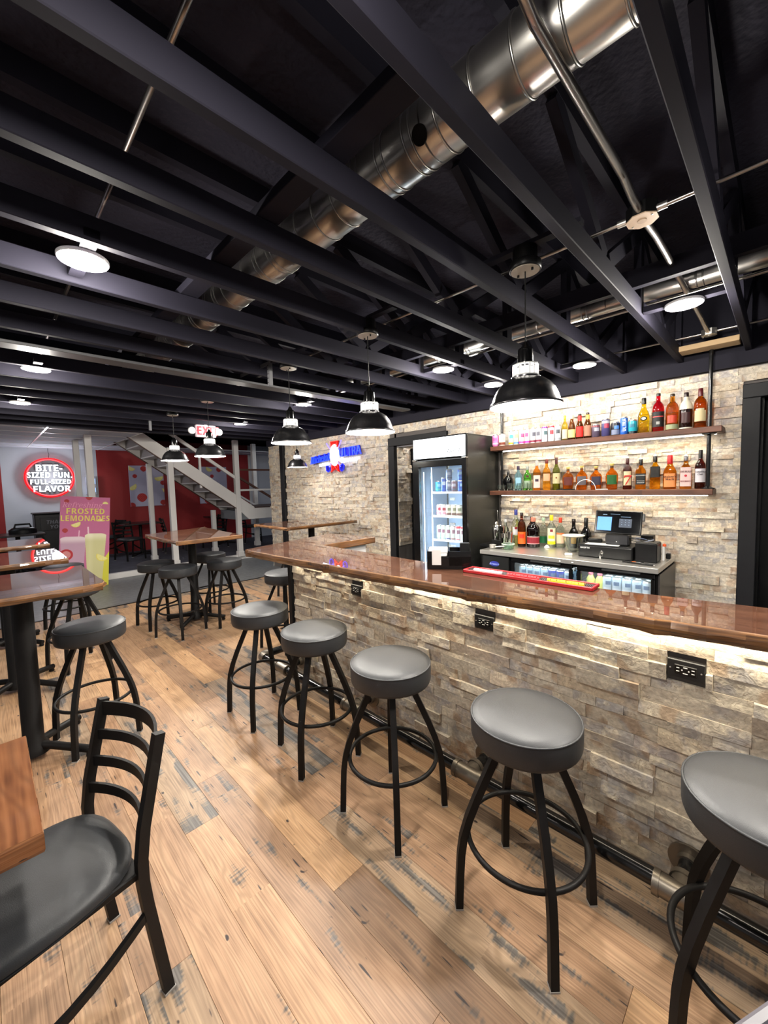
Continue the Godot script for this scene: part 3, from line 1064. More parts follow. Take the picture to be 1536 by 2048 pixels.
# ---------------------------------------------------------------- live edge slabs
# outline in (x, z); flags say which edges (from each corner on) are live
func slab(o: Array, live: Array, thick: float, us := 1.0, swap := false, depth := 0.012) -> Array:
	var base := PackedVector2Array()
	var nor := PackedVector2Array()
	var isl := []
	var area2 := 0.0
	for i in o.size():
		var p: Vector2 = o[i]
		var q: Vector2 = o[(i + 1) % o.size()]
		area2 += p.x * q.y - q.x * p.y
	var sg := 1.0 if area2 > 0 else -1.0
	for i in o.size():
		var p: Vector2 = o[i]
		var q: Vector2 = o[(i + 1) % o.size()]
		var d := (q - p).normalized()
		var nn := Vector2(d.y, -d.x) * sg
		var k := maxi(1, int((q - p).length() / 0.045)) if live[i] else maxi(1, int((q - p).length() / 0.25))
		for j in k:
			var f := float(j) / k
			base.append(p.lerp(q, f))
			if j == 0:
				var pp: Vector2 = o[(i - 1 + o.size()) % o.size()]
				var d0 := (p - pp).normalized()
				nor.append((nn + Vector2(d0.y, -d0.x) * sg).normalized())
			else:
				nor.append(nn)
			isl.append(live[i] and j > 0)
	var n := base.size()
	var walk := 0.0
	var offs := []
	var vel := 0.0
	for i in n:
		vel = vel * 0.7 + rng.randf_range(-0.003, 0.003)
		walk = walk * 0.82 + vel
		offs.append(walk if isl[i] else 0.0)
	var lv := [[0.0, -0.005, -0.003], [-0.003, -0.001, -0.0008], [-0.007, 0.0015, 0.0], [-thick * 0.38, 0.6 * depth, 0.0], [-thick * 0.62, 0.35 * depth, 0.0], [-thick * 0.85, -0.7 * depth, 0.0], [-thick, -1.5 * depth, -0.003]]
	var rings := []
	for l in lv.size():
		var r := []
		for i in n:
			var e: float = lv[l][2]
			if isl[i]:
				e = lv[l][1] + offs[i]
				if l > 2:
					e += rng.randf_range(-0.0045, 0.0045)
			var p := base[i] + nor[i] * e
			r.append(Vector3(p.x, lv[l][0] + (rng.randf_range(-0.003, 0.003) if l > 2 and l < 6 and isl[i] else 0.0), p.y))
		rings.append(r)
	var top := mb(us, Vector2(rng.randf(), rng.randf()))
	top.swap_uv = swap
	for e in [[0, Vector3.UP], [6, Vector3.DOWN]]:
		var pl := PackedVector2Array()
		for p: Vector3 in rings[e[0]]:
			pl.append(Vector2(p.x, p.z))
		var ix := Geometry2D.triangulate_polygon(pl)
		for i in range(0, ix.size(), 3):
			top.ftri(rings[e[0]][ix[i]], rings[e[0]][ix[i + 1]], rings[e[0]][ix[i + 2]], e[1])
	var edge := MB.new()
	var run := 0.0
	for i in n:
		var j := (i + 1) % n
		var L: float = (base[j] - base[i]).length()
		var hard := nor[i].dot(nor[j]) < 0.9
		for l in lv.size() - 1:
			var A: Vector3 = rings[l][i]
			var B: Vector3 = rings[l][j]
			var C: Vector3 = rings[l + 1][j]
			var D: Vector3 = rings[l + 1][i]
			var fn := (B - A).cross(D - A).normalized()
			var out := Vector3(nor[i].x + nor[j].x, 0.0, nor[i].y + nor[j].y)
			if hard:
				out = Vector3((base[j] - base[i]).y, 0, -(base[j] - base[i]).x) * sg
			if fn.dot(out) < 0:
				fn = -fn
			var up := 0.75 - 0.28 * l
			var na := (Vector3(nor[i].x, up, nor[i].y) + fn).normalized() if not hard else fn
			var nb := (Vector3(nor[j].x, up, nor[j].y) + fn).normalized() if not hard else fn
			var ua := Vector2(run * 0.9, -A.y * 4.0)
			var ub := Vector2((run + L) * 0.9, -B.y * 4.0)
			edge.squad(A, B, C, D, na, nb, nb, na, ua, ub, Vector2(ub.x, -C.y * 4.0), Vector2(ua.x, -D.y * 4.0))
		run += L
	return [top, edge]

func bar() -> void:
	var t := thing("bar_counter", "long L-shaped bar with stacked stone front and glossy live edge wooden top", "bar counter")
	var wall := obj("knee_wall", bx(Vector3(-0.95, 0.51, -1.82), Vector3(3.72, 1.02, 0.13)), mat("grout"), t)
	stone_field(wall, Vector3(-2.8, 0.0, -1.7555), Vector3.RIGHT, Vector3.BACK, 3.65, 1.0, [Rect2(0.727, 0.812, 0.114, 0.07), Rect2(1.697, 0.812, 0.114, 0.07), Rect2(2.512, 0.822, 0.114, 0.07)], 300)
	obj("corner_trim", bx(Vector3(-2.826, 0.505, -1.745), Vector3(0.045, 1.01, 0.055), 0.003), mat("black_trim"), t)
	obj("return_wall", bx(Vector3(-2.77, 0.51, -2.15), Vector3(0.12, 1.02, 0.62)), mat("white_paint"), t)
	var o := [Vector2(-2.97, -1.425), Vector2(-2.0, -1.455), Vector2(-1.0, -1.51), Vector2(-0.3, -1.58), Vector2(0.9, -1.70), Vector2(0.9, -2.05), Vector2(0.0, -1.97), Vector2(-0.55, -1.885), Vector2(-1.2, -1.875), Vector2(-2.65, -1.935), Vector2(-2.66, -2.535), Vector2(-3.24, -2.465)]
	var s := slab(o, [true, true, true, true, false, false, false, false, false, false, false, true], 0.056, 0.75)
	for i in s[0].t.size():
		var q: Vector2 = (s[0].t[i] - s[0].uo) / 0.75
		s[0].t[i] = Vector2(q.x * 0.24 + 0.78, q.y * 0.9)
	var ct := obj("countertop", s[0], mat("bar_plank"), t, Vector3(0, 1.07, 0))
	obj("live_edge", s[1], mat("live_edge"), ct)
	obj("led_strip", bx(Vector3(-0.95, 1.009, -1.712), Vector3(3.6, 0.006, 0.012)), glow("strip_glow", WARM, 8.0), t)
	area(t, Vector3(-0.95, 1.003, -1.70), Vector2(3.6, 0.012), 1.0, STRIP, Vector3(-1.25, 0, 0))
	# outlets
	for e in [-2.016, -1.046, -0.231]:
		var y := 0.847 if e < -0.5 else 0.857
		var p := obj("outlet_plate", bx(Vector3(e, y, FZ + 0.012), Vector3(0.112, 0.068, 0.012), 0.003), flat(Color(0.10, 0.10, 0.105), 0.4), t)
		obj("socket", bx(Vector3(e, y, FZ + 0.019), Vector3(0.066, 0.034, 0.006), 0.002), flat(Color(0.02, 0.02, 0.02), 0.3), p)
		var slots := MB.new()
		for sx in [-0.022, 0.022]:
			for sy in [-0.006, 0.006]:
				slots.box(Vector3(e + sx, y + sy, FZ + 0.0225), Vector3(0.009, 0.0028, 0.001))
			slots.box(Vector3(e + sx * 0.45, y, FZ + 0.0225), Vector3(0.004, 0.004, 0.001))
		slots.box(Vector3(e, y + 0.01, FZ + 0.0225), Vector3(0.012, 0.003, 0.001))
		slots.box(Vector3(e, y - 0.011, FZ + 0.0225), Vector3(0.014, 0.003, 0.001))
		obj("slots", slots, mat("white_gloss"), p)
		for sx in [-0.045, 0.045]:
			obj("screw", lt([Vector2(0, 0.002), Vector2(0.003, 0.001), Vector2(0.003, 0)], 8), mat("steel"), p).transform = Transform3D(Basis.from_euler(Vector3(PI / 2, 0, 0)), Vector3(e + sx, y, FZ + 0.018))
	# foot rail
	var ry := 0.15
	var rz := -1.56
	var rail := obj("foot_rail", tb([Vector3(-3.05, ry, rz), Vector3(0.9, ry, rz - 0.02)], 0.030, 20), mat("pipe_black"), t)
	obj("return_pipe", tb([Vector3(-3.05, ry, rz), Vector3(-3.05, ry, -2.5)], 0.030, 20), mat("pipe_black"), rail)
	for x in [-2.72, -1.89, -1.035, -0.208, 0.62]:
		var tee := MB.new()
		tee.tube([Vector3(x - 0.065, ry, rz), Vector3(x + 0.065, ry, rz)], 0.037, 20)
		tee.tube([Vector3(x - 0.075, ry, rz), Vector3(x - 0.055, ry, rz)], 0.041, 20)
		tee.tube([Vector3(x + 0.055, ry, rz), Vector3(x + 0.075, ry, rz)], 0.041, 20)
		tee.tube([Vector3(x, ry, rz), Vector3(x, ry, rz - 0.06)], 0.035, 20)
		tee.tube([Vector3(x, ry, rz - 0.055), Vector3(x, ry, rz - 0.075)], 0.040, 20)
		obj("tee", tee, mat("pipe_fitting"), rail)
		obj("stub", tb([Vector3(x, ry, rz), Vector3(x, ry, -1.74)], 0.026, 18), mat("pipe_black"), rail)
		var fl := MB.new()
		fl.tube([Vector3(x, ry, -1.70), Vector3(x, ry, -1.735)], 0.034, 20)
		fl.tube([Vector3(x, ry, -1.722), Vector3(x, ry, -1.732)], 0.062, 28)
		obj("flange", fl, mat("pipe_fitting"), rail)
	var el := MB.new()
	el.tube([Vector3(-2.98, ry, rz), Vector3(-3.03, ry, rz), Vector3(-3.05, ry, rz - 0.02), Vector3(-3.05, ry, rz - 0.07)], 0.037, 20)
	obj("elbow", el, mat("pipe_fitting"), rail)

# ---------------------------------------------------------------- seating
var stool0: Node3D
var chair0: Node3D

func make_stool() -> Node3D:
	var t := thing("bar_stool", "", "bar stool")
	obj("seat", lt([Vector2(0, 0.637), Vector2(0.172, 0.637), Vector2(0.183, 0.643), Vector2(0.187, 0.655), Vector2(0.188, 0.70), Vector2(0.186, 0.722)], 48), mat("vinyl"), t)
	var top := obj("seat_top", lt([Vector2(0.184, 0.724), Vector2(0.176, 0.731), Vector2(0.155, 0.738), Vector2(0.1, 0.743), Vector2(0.05, 0.745), Vector2(0, 0.7455)], 48), mat("vinyl"), t)
	var pp := MB.new()
	pp.torus(0.185, 0.0036, Vector3(0, 0.7235, 0), 56, 8)
	obj("piping", pp, mat("vinyl"), top)
	obj("swivel_plate", bx(Vector3(0, 0.626, 0), Vector3(0.19, 0.018, 0.19), 0.004), mat("black_metal"), t)
	for s in [Vector2(1, 1), Vector2(-1, 1), Vector2(-1, -1), Vector2(1, -1)]:
		var d := Vector3(s.x, 0, s.y).normalized()
		var pts := []
		for q in [[0.075, 0.655], [0.095, 0.60], [0.135, 0.51], [0.172, 0.425], [0.203, 0.345], [0.2235, 0.275], [0.233, 0.21], [0.238, 0.13], [0.243, 0.006]]:
			pts.append(d * q[0] + Vector3(0, q[1], 0))
		var b := MB.new()
		b.bar(pts, 0.0265, 0.0265, Vector3(-s.y, 0, s.x).normalized())
		var lg := obj("leg", b, mat("black_metal"), t)
		var gl := MB.new()
		gl.box(d * 0.243 + Vector3(0, 0.003, 0), Vector3(0.029, 0.006, 0.029), 0.0, Basis(Vector3.UP, PI / 4))
		obj("glide", gl, flat(Color(0.62, 0.6, 0.58)), lg)
	var rg := MB.new()
	rg.torus(0.204, 0.0095, Vector3(0, 0.272, 0), 56, 12)
	obj("foot_ring", rg, mat("black_metal"), t)
	return t

func make_chair() -> Node3D:
	var t := thing("dining_chair", "", "chair")
	for s in [-1.0, 1.0]:
		var b := MB.new()
		b.bar([Vector3(0.19 * s, 0.004, -0.25), Vector3(0.19 * s, 0.2, -0.224), Vector3(0.19 * s, 0.33, -0.207), Vector3(0.19 * s, 0.40, -0.20), Vector3(0.19 * s, 0.47, -0.20), Vector3(0.19 * s, 0.56, -0.212), Vector3(0.19 * s, 0.82, -0.272)], 0.030, 0.024, Vector3.RIGHT)
		var lg := obj("back_post", b, mat("black_metal"), t)
		obj("glide", bx(Vector3(0.19 * s, 0.003, -0.25), Vector3(0.03, 0.006, 0.034)), flat(Color(0.62, 0.6, 0.58)), lg)
		b = MB.new()
		b.bar([Vector3(0.195 * s, 0.004, 0.20), Vector3(0.19 * s, 0.44, 0.19)], 0.026, 0.026, Vector3.RIGHT)
		obj("front_leg", b, mat("black_metal"), t)
		b = MB.new()
		var pts := []
		for i in 9:
			var f := i / 8.0
			pts.append(Vector3(0.192 * s + 0.012 * s * sin(f * PI), 0.30 - 0.10 * f - 0.03 * sin(f * PI), -0.21 + 0.41 * f))
		b.bar(pts, 0.014, 0.024, Vector3.UP)
		obj("side_stretcher", b, mat("black_metal"), t)
	for y in [0.79, 0.705, 0.62, 0.535]:
		var b := MB.new()
		var pts := []
		var zz: float = -0.212 - (y - 0.56) * 0.2308
		for i in 13:
			var f := i / 12.0 * 2.0 - 1.0
			pts.append(Vector3(0.182 * f, y, zz - 0.055 * (1.0 - f * f)))
		b.bar(pts, 0.009, 0.048 if y > 0.75 else 0.034, Vector3.UP)
		obj("back_slat", b, mat("black_metal"), t)
	var poly := PackedVector2Array()
	for i in 40:
		var a := TAU * i / 40
		var cx := cos(a)
		var sy := sin(a)
		var g := pow(pow(absf(cx), 3.6) + pow(absf(sy), 3.6), -1.0 / 3.6)
		var wid := 0.205 if sy > 0 else 0.205 - 0.018 * absf(sy)
		poly.append(Vector2(cx * g * wid, sy * g * 0.215))
	var seat := MB.new()
	var lev := [[0.0, -0.008], [0.006, 0.0], [0.028, 0.002], [0.036, -0.006], [0.042, -0.025], [0.046, -0.07], [0.047, -0.14]]
	for l in lev.size() - 1:
		for i in 40:
			var j := (i + 1) % 40
			var q := []
			for e in [[l, i], [l, j], [l + 1, j], [l + 1, i]]:
				var p := poly[e[1]]
				var pn := p.normalized()
				q.append(Vector3(p.x + pn.x * lev[e[0]][1], 0.435 + lev[e[0]][0], p.y + pn.y * lev[e[0]][1]))
			var up := [0.0, 0.1, 0.5, 1.2, 2.5, 6.0][l] as float
			var up2 := [0.1, 0.5, 1.2, 2.5, 6.0, 30.0][l] as float
			var pi := Vector3(poly[i].x, 0, poly[i].y).normalized()
			var pj := Vector3(poly[j].x, 0, poly[j].y).normalized()
			seat.squad(q[0], q[1], q[2], q[3], (pi + Vector3(0, up, 0)).normalized(), (pj + Vector3(0, up, 0)).normalized(), (pj + Vector3(0, up2, 0)).normalized(), (pi + Vector3(0, up2, 0)).normalized())
	for i in 40:
		var j := (i + 1) % 40
		var a := poly[i] + poly[i].normalized() * -0.14
		var b2 := poly[j] + poly[j].normalized() * -0.14
		seat.ftri(Vector3(a.x, 0.482, a.y), Vector3(b2.x, 0.482, b2.y), Vector3(0, 0.483, 0), Vector3.UP)
		seat.ftri(Vector3(poly[i].x, 0.435, poly[i].y), Vector3(poly[j].x, 0.435, poly[j].y), Vector3(0, 0.435, 0), Vector3.DOWN)
	obj("seat", seat, mat("vinyl"), t)
	obj("seat_frame", bx(Vector3(0, 0.425, -0.005), Vector3(0.375, 0.024, 0.40), 0.004), mat("black_metal"), t)
	return t

func make_table(label: String, at: Vector3, o: Array, live: Array, h: float, group: String, col_r := 0.045, arm := 0.34, turn := PI / 4, thick := 0.042) -> Node3D:
	var t := thing("high_table" if h > 0.9 else "low_table", label, "table", at, 0.0, group)
	var s := slab(o, live, thick, 0.72, false, 0.014)
	for i in s[0].t.size():
		s[0].t[i] = s[0].t[i] - s[0].uo + Vector2(0.5, 0.5)
	var tp := obj("tabletop", s[0], mat("bar_wood"), t, Vector3(0, h, 0))
	obj("live_edge", s[1], mat("live_edge"), tp)
	obj("column", lt([Vector2(0, 0.03), Vector2(col_r * 1.5, 0.03), Vector2(col_r * 1.4, 0.07), Vector2(col_r, 0.10), Vector2(col_r, h - thick - 0.02), Vector2(col_r, h - thick - 0.02), Vector2(0.06, h - thick - 0.012)], 24), mat("black_metal"), t)
	obj("mount_plate", bx(Vector3(0, h - thick - 0.006, 0), Vector3(0.3, 0.01, 0.3), 0.003), mat("black_metal"), t)
	for k in 4:
		var a := turn + k * PI / 2
		var d := Vector3(cos(a), 0, sin(a))
		var b := MB.new()
		b.tube([d * 0.02 + Vector3(0, 0.075, 0), d * 0.12 + Vector3(0, 0.068, 0), d * (arm - 0.03) + Vector3(0, 0.042, 0), d * arm + Vector3(0, 0.036, 0)], 0.022, 12)
		var ar := obj("base_arm", b, mat("black_metal"), t)
		obj("foot", lt([Vector2(0, 0.001), Vector2(0.018, 0.001), Vector2(0.02, 0.006), Vector2(0.016, 0.03), Vector2(0, 0.032)], 14, d * (arm - 0.015)), mat("black_metal"), ar)
	return t

func rect(x0: float, x1: float, z0: float, z1: float) -> Array:
	return [Vector2(x0, z1), Vector2(x1, z1), Vector2(x1, z0), Vector2(x0, z0)]

func stools_and_tables() -> void:
	stool0 = make_stool()
	var st := [
		[-2.514, -1.289, 0.0, "black round bar stool nearest the bar's left corner, farthest of the bar row"],
		[-1.895, -1.30, -0.22, "black round bar stool in the bar row, between the corner stool and the middle one"],
		[-1.28, -1.295, 0.04, "black round bar stool in the middle of the bar row, below the second outlet"],
		[-0.626, -1.303, 0.0, "large looking black bar stool left of the outlet nearest the viewer"],
		[0.003, -1.365, 0.05, "black bar stool cut off by the picture's right edge"],
		[-3.05, -0.425, 0.15, "black bar stool tucked under the nearest high table at left"],
		[-5.75, -0.60, 0.1, "black bar stool behind the nearest high table, seat showing above its top"],
		[-4.48, -0.53, 0.3, "black bar stool whose legs show under the nearest table's far edge"],
		[-5.08, -1.36, 0.12, "black bar stool at the square high table, front left one"],
		[-4.57, -1.43, 0.5, "black bar stool at the square high table, the one closest to the viewer"],
		[-5.16, -2.0, 0.3, "black bar stool at the square high table, farthest back"],
		[-4.56, -1.93, 0.05, "black bar stool at the square high table, rightmost one"],
		[-3.41, -2.02, 0.2, "black bar stool beyond the bar's left end, partly hidden by the bar corner"],
		[-4.87, -3.05, 0.0, "black bar stool by the wall table, its rim just above the bar top"],
		[-4.25, -3.0, 0.4, "black bar stool in front of the wall table's far end"]]
	for i in st.size():
		var at := Vector3(st[i][0], 0, st[i][1])
		if i == 0:
			stool0.position = at
			stool0.rotation.y = st[i][2]
			tag(stool0, st[i][3], "bar stool", "black round bar stools")
		else:
			dup(stool0, "bar_stool", at, st[i][2], st[i][3], "black round bar stools")
	chair0 = make_chair()
	chair0.position = Vector3(-1.453, 0, -0.026)
	chair0.rotation.y = 0.19
	tag(chair0, "black metal ladder-back chair with grey seat tucked under the low table", "chair", "black ladder-back chairs")
	var bt := thing("side_table", "black side table with its lit edge in grey, in the lower right picture corner", "table", Vector3(0.315, 0, -0.60), 1.115)
	obj("tabletop", bx(Vector3(0, 0.725, 0), Vector3(1.1, 0.03, 0.70), 0.004), flat(Color(0.10, 0.085, 0.115), 0.75), bt)
	obj("lit_edge_band", bx(Vector3(0, 0.724, -0.358), Vector3(1.1, 0.036, 0.022), 0.006), flat(Color(0.36, 0.35, 0.38), 0.4), bt)  # grey band paints the light caught by the rounded edge
	obj("column", lt([Vector2(0, 0.02), Vector2(0.06, 0.03), Vector2(0.035, 0.08), Vector2(0.035, 0.71), Vector2(0, 0.71)], 16), mat("black_metal"), bt)
	obj("base", lt([Vector2(0, 0.001), Vector2(0.2, 0.001), Vector2(0.2, 0.015), Vector2(0.05, 0.03), Vector2(0, 0.03)], 28), mat("black_metal"), bt)
	var g := "live edge high tables"
	make_table("nearest live edge high table, its corner over the tucked bar stool", Vector3(-3.09, 0, -0.12), [Vector2(-0.36, 0.42), Vector2(0.45, 0.42), Vector2(0.44, -0.32), Vector2(0.26, -0.335), Vector2(-0.33, -0.335)], [false, true, true, false, false], 1.05, g, 0.05)
	make_table("live edge high table behind the nearest one, mirroring the white sign", Vector3(-4.26, 0, -0.1), rect(-0.46, 0.37, -0.34, 0.4), [false, true, false, false], 1.05, g, 0.05)
	make_table("farthest of the three live edge high tables along the left edge", Vector3(-5.55, 0, -0.1), rect(-0.4, 0.36, -0.35, 0.4), [false, true, false, false], 1.05, g, 0.05)
	make_table("square live edge high table with four stools before the staircase", Vector3(-4.9, 0, -1.7), [Vector2(-0.27, 0.41), Vector2(0.73, 0.40), Vector2(0.77, -0.26), Vector2(-0.58, -0.38)], [true, false, true, true], 1.05, g, 0.045)
	make_table("live edge high table standing against the neon sign wall", Vector3(-4.78, 0, -3.3), rect(-0.38, 0.46, -0.47, 0.68), [true, true, false, true], 1.05, g, 0.045)
	var low := make_table("low glossy wooden table cut off by the picture's left edge", Vector3(-1.47, 0, 0.28), rect(-0.27, 0.265, -0.33, 0.4), [false, false, false, false], 0.76, "low tables", 0.04, 0.28, PI / 4, 0.05)
	(low.get_child(0) as MeshInstance3D).material_override = mat("honey_wood")
	(low.get_child(0).get_child(0) as MeshInstance3D).material_override = mat("honey_wood")

# ---------------------------------------------------------------- back dining room
func paint(w: int, h: int, fn: Callable) -> ImageTexture:
	var out := PackedByteArray()
	out.resize(w * h * 3)
	for y in h:
		for x in w:
			var c: Color = fn.call((x + 0.5) / w, (y + 0.5) / h)
			var i := (y * w + x) * 3
			out[i] = int(clampf(c.r, 0, 1) * 255)
			out[i + 1] = int(clampf(c.g, 0, 1) * 255)
			out[i + 2] = int(clampf(c.b, 0, 1) * 255)
	return tex(w, h, out)

func berry(c: Color, u: float, v: float, cx: float, cy: float, r: float, ar: float) -> Color:
	var dx := (u - cx) * ar / r
	var dy := (v - cy) / r
	var hx := absf(dx) + 0.25 * maxf(dy, 0.0)
	if hx * hx + dy * dy < 1.0:
		var seed_ := sin(dx * 14.0) * sin(dy * 14.0)
		return Color(0.62, 0.1, 0.13) if seed_ < 0.75 else Color(0.8, 0.45, 0.3)
	return c

func lemon(c: Color, u: float, v: float, cx: float, cy: float, r: float, ar: float, tilt: float) -> Color:
	var d := Vector2((u - cx) * ar, v - cy).rotated(tilt) / r
	if d.length() < 1.0 and d.y > 0.0:
		return Color(0.86, 0.8, 0.35) if d.length() > 0.86 or absf(sin(d.angle() * 3.0)) < 0.12 else Color(0.88, 0.85, 0.55)
	return c

func art_print(u: float, v: float, k: float) -> Color:
	var c := Color(0.66, 0.65, 0.74)
	for e in [[0.42, 0.08, 0.07], [0.16, 0.26, 0.05], [0.33, 0.79, 0.11], [0.97, 0.43, 0.06], [0.03, 0.98, 0.08], [0.95, 0.93, 0.07]]:
		c = berry(c, u, v, fmod(e[0] + k, 1.0), e[1], e[2], 0.76)
	c = lemon(c, u, v, fmod(0.06 + k, 1.0), 0.5, 0.1, 0.76, 0.6)
	c = lemon(c, u, v, fmod(0.08 + k, 1.0), 0.04, 0.09, 0.76, -0.5)
	c = lemon(c, u, v, fmod(0.85 + k, 1.0), 0.28, 0.1, 0.76, 0.2)
	c = lemon(c, u, v, fmod(0.95 + k, 1.0), 0.62, 0.05, 0.76, 2.0)
	return c

func poster_print(u: float, v: float) -> Color:
	var c := Color(0.72, 0.38, 0.54)
	var ar := 0.45
	# yellow field rising to the right
	if v > 0.97 - 0.36 * pow(u, 2.2):
		c = Color(0.80, 0.78, 0.22)
	c = berry(c, u, v, 0.12, 0.055, 0.022, ar)
	c = berry(c, u, v, 0.56, 0.005, 0.032, ar)
	c = berry(c, u, v, 0.1, 0.37, 0.025, ar)
	c = lemon(c, u, v, 0.9, 0.075, 0.028, ar, PI)
	c = lemon(c, u, v, 0.3, 0.29, 0.045, ar, 0.4)
	c = lemon(c, u, v, 0.8, 0.27, 0.03, ar, PI)
	# straws
	if absf(u - 0.36 - (0.5 - v) * 0.12) < 0.012 and v > 0.37 and v < 0.47:
		c = Color(0.86, 0.68, 0.76)
	if absf(u - 0.57 + (0.5 - v) * 0.12) < 0.016 and v > 0.33 and v < 0.44:
		c = Color(0.88, 0.74, 0.78)
	# pink cup and pale cup
	if v > 0.435 and v < 0.93 and absf(u - 0.26) < 0.25 - 0.09 * (v - 0.43) and (v > 0.46 or pow((u - 0.26) / 0.25, 2) + pow((v - 0.46) / 0.03, 2) < 1.0):
		c = Color(0.72, 0.58, 0.66).lerp(Color(0.86, 0.78, 0.8), smoothstep(0.52, 0.46, v))
	if v > 0.405 and v < 0.96 and absf(u - 0.71) < 0.225 - 0.14 * (v - 0.41) and (v > 0.43 or pow((u - 0.71) / 0.225, 2) + pow((v - 0.43) / 0.03, 2) < 1.0):
		c = Color(0.78, 0.76, 0.55).lerp(Color(0.88, 0.86, 0.72), smoothstep(0.5, 0.42, v) + 0.3 * smoothstep(0.1, 0.0, absf(u - 0.6)))
	if pow((u - 0.13) * 0.45 / 0.06, 2) + pow((v - 0.63) / 0.06, 2) < 1.0:
		c = Color(0.66, 0.1, 0.14) if pow((u - 0.13) * 0.45 / 0.04, 2) + pow((v - 0.63) / 0.04, 2) > 1.0 else Color(0.78, 0.5, 0.5)
	c = lemon(c, u, v, 0.86, 0.66, 0.06, ar, -0.5)
	return c

func board(called: String, w: float, h: float, d: float, print_mat: Material, side: Material, parent: Node3D, at := Vector3.ZERO) -> MeshInstance3D:
	var o := obj(called, bx(Vector3(0, 0, -d / 2), Vector3(w, h, d)), side, parent, at)
	var f := MB.new()
	f.squad(Vector3(-w / 2, h / 2, 0.0008), Vector3(w / 2, h / 2, 0.0008), Vector3(w / 2, -h / 2, 0.0008), Vector3(-w / 2, -h / 2, 0.0008), Vector3.BACK, Vector3.BACK, Vector3.BACK, Vector3.BACK, Vector2(0, 0), Vector2(1, 0), Vector2(1, 1), Vector2(0, 1))
	obj("print", f, print_mat, o)
	return o

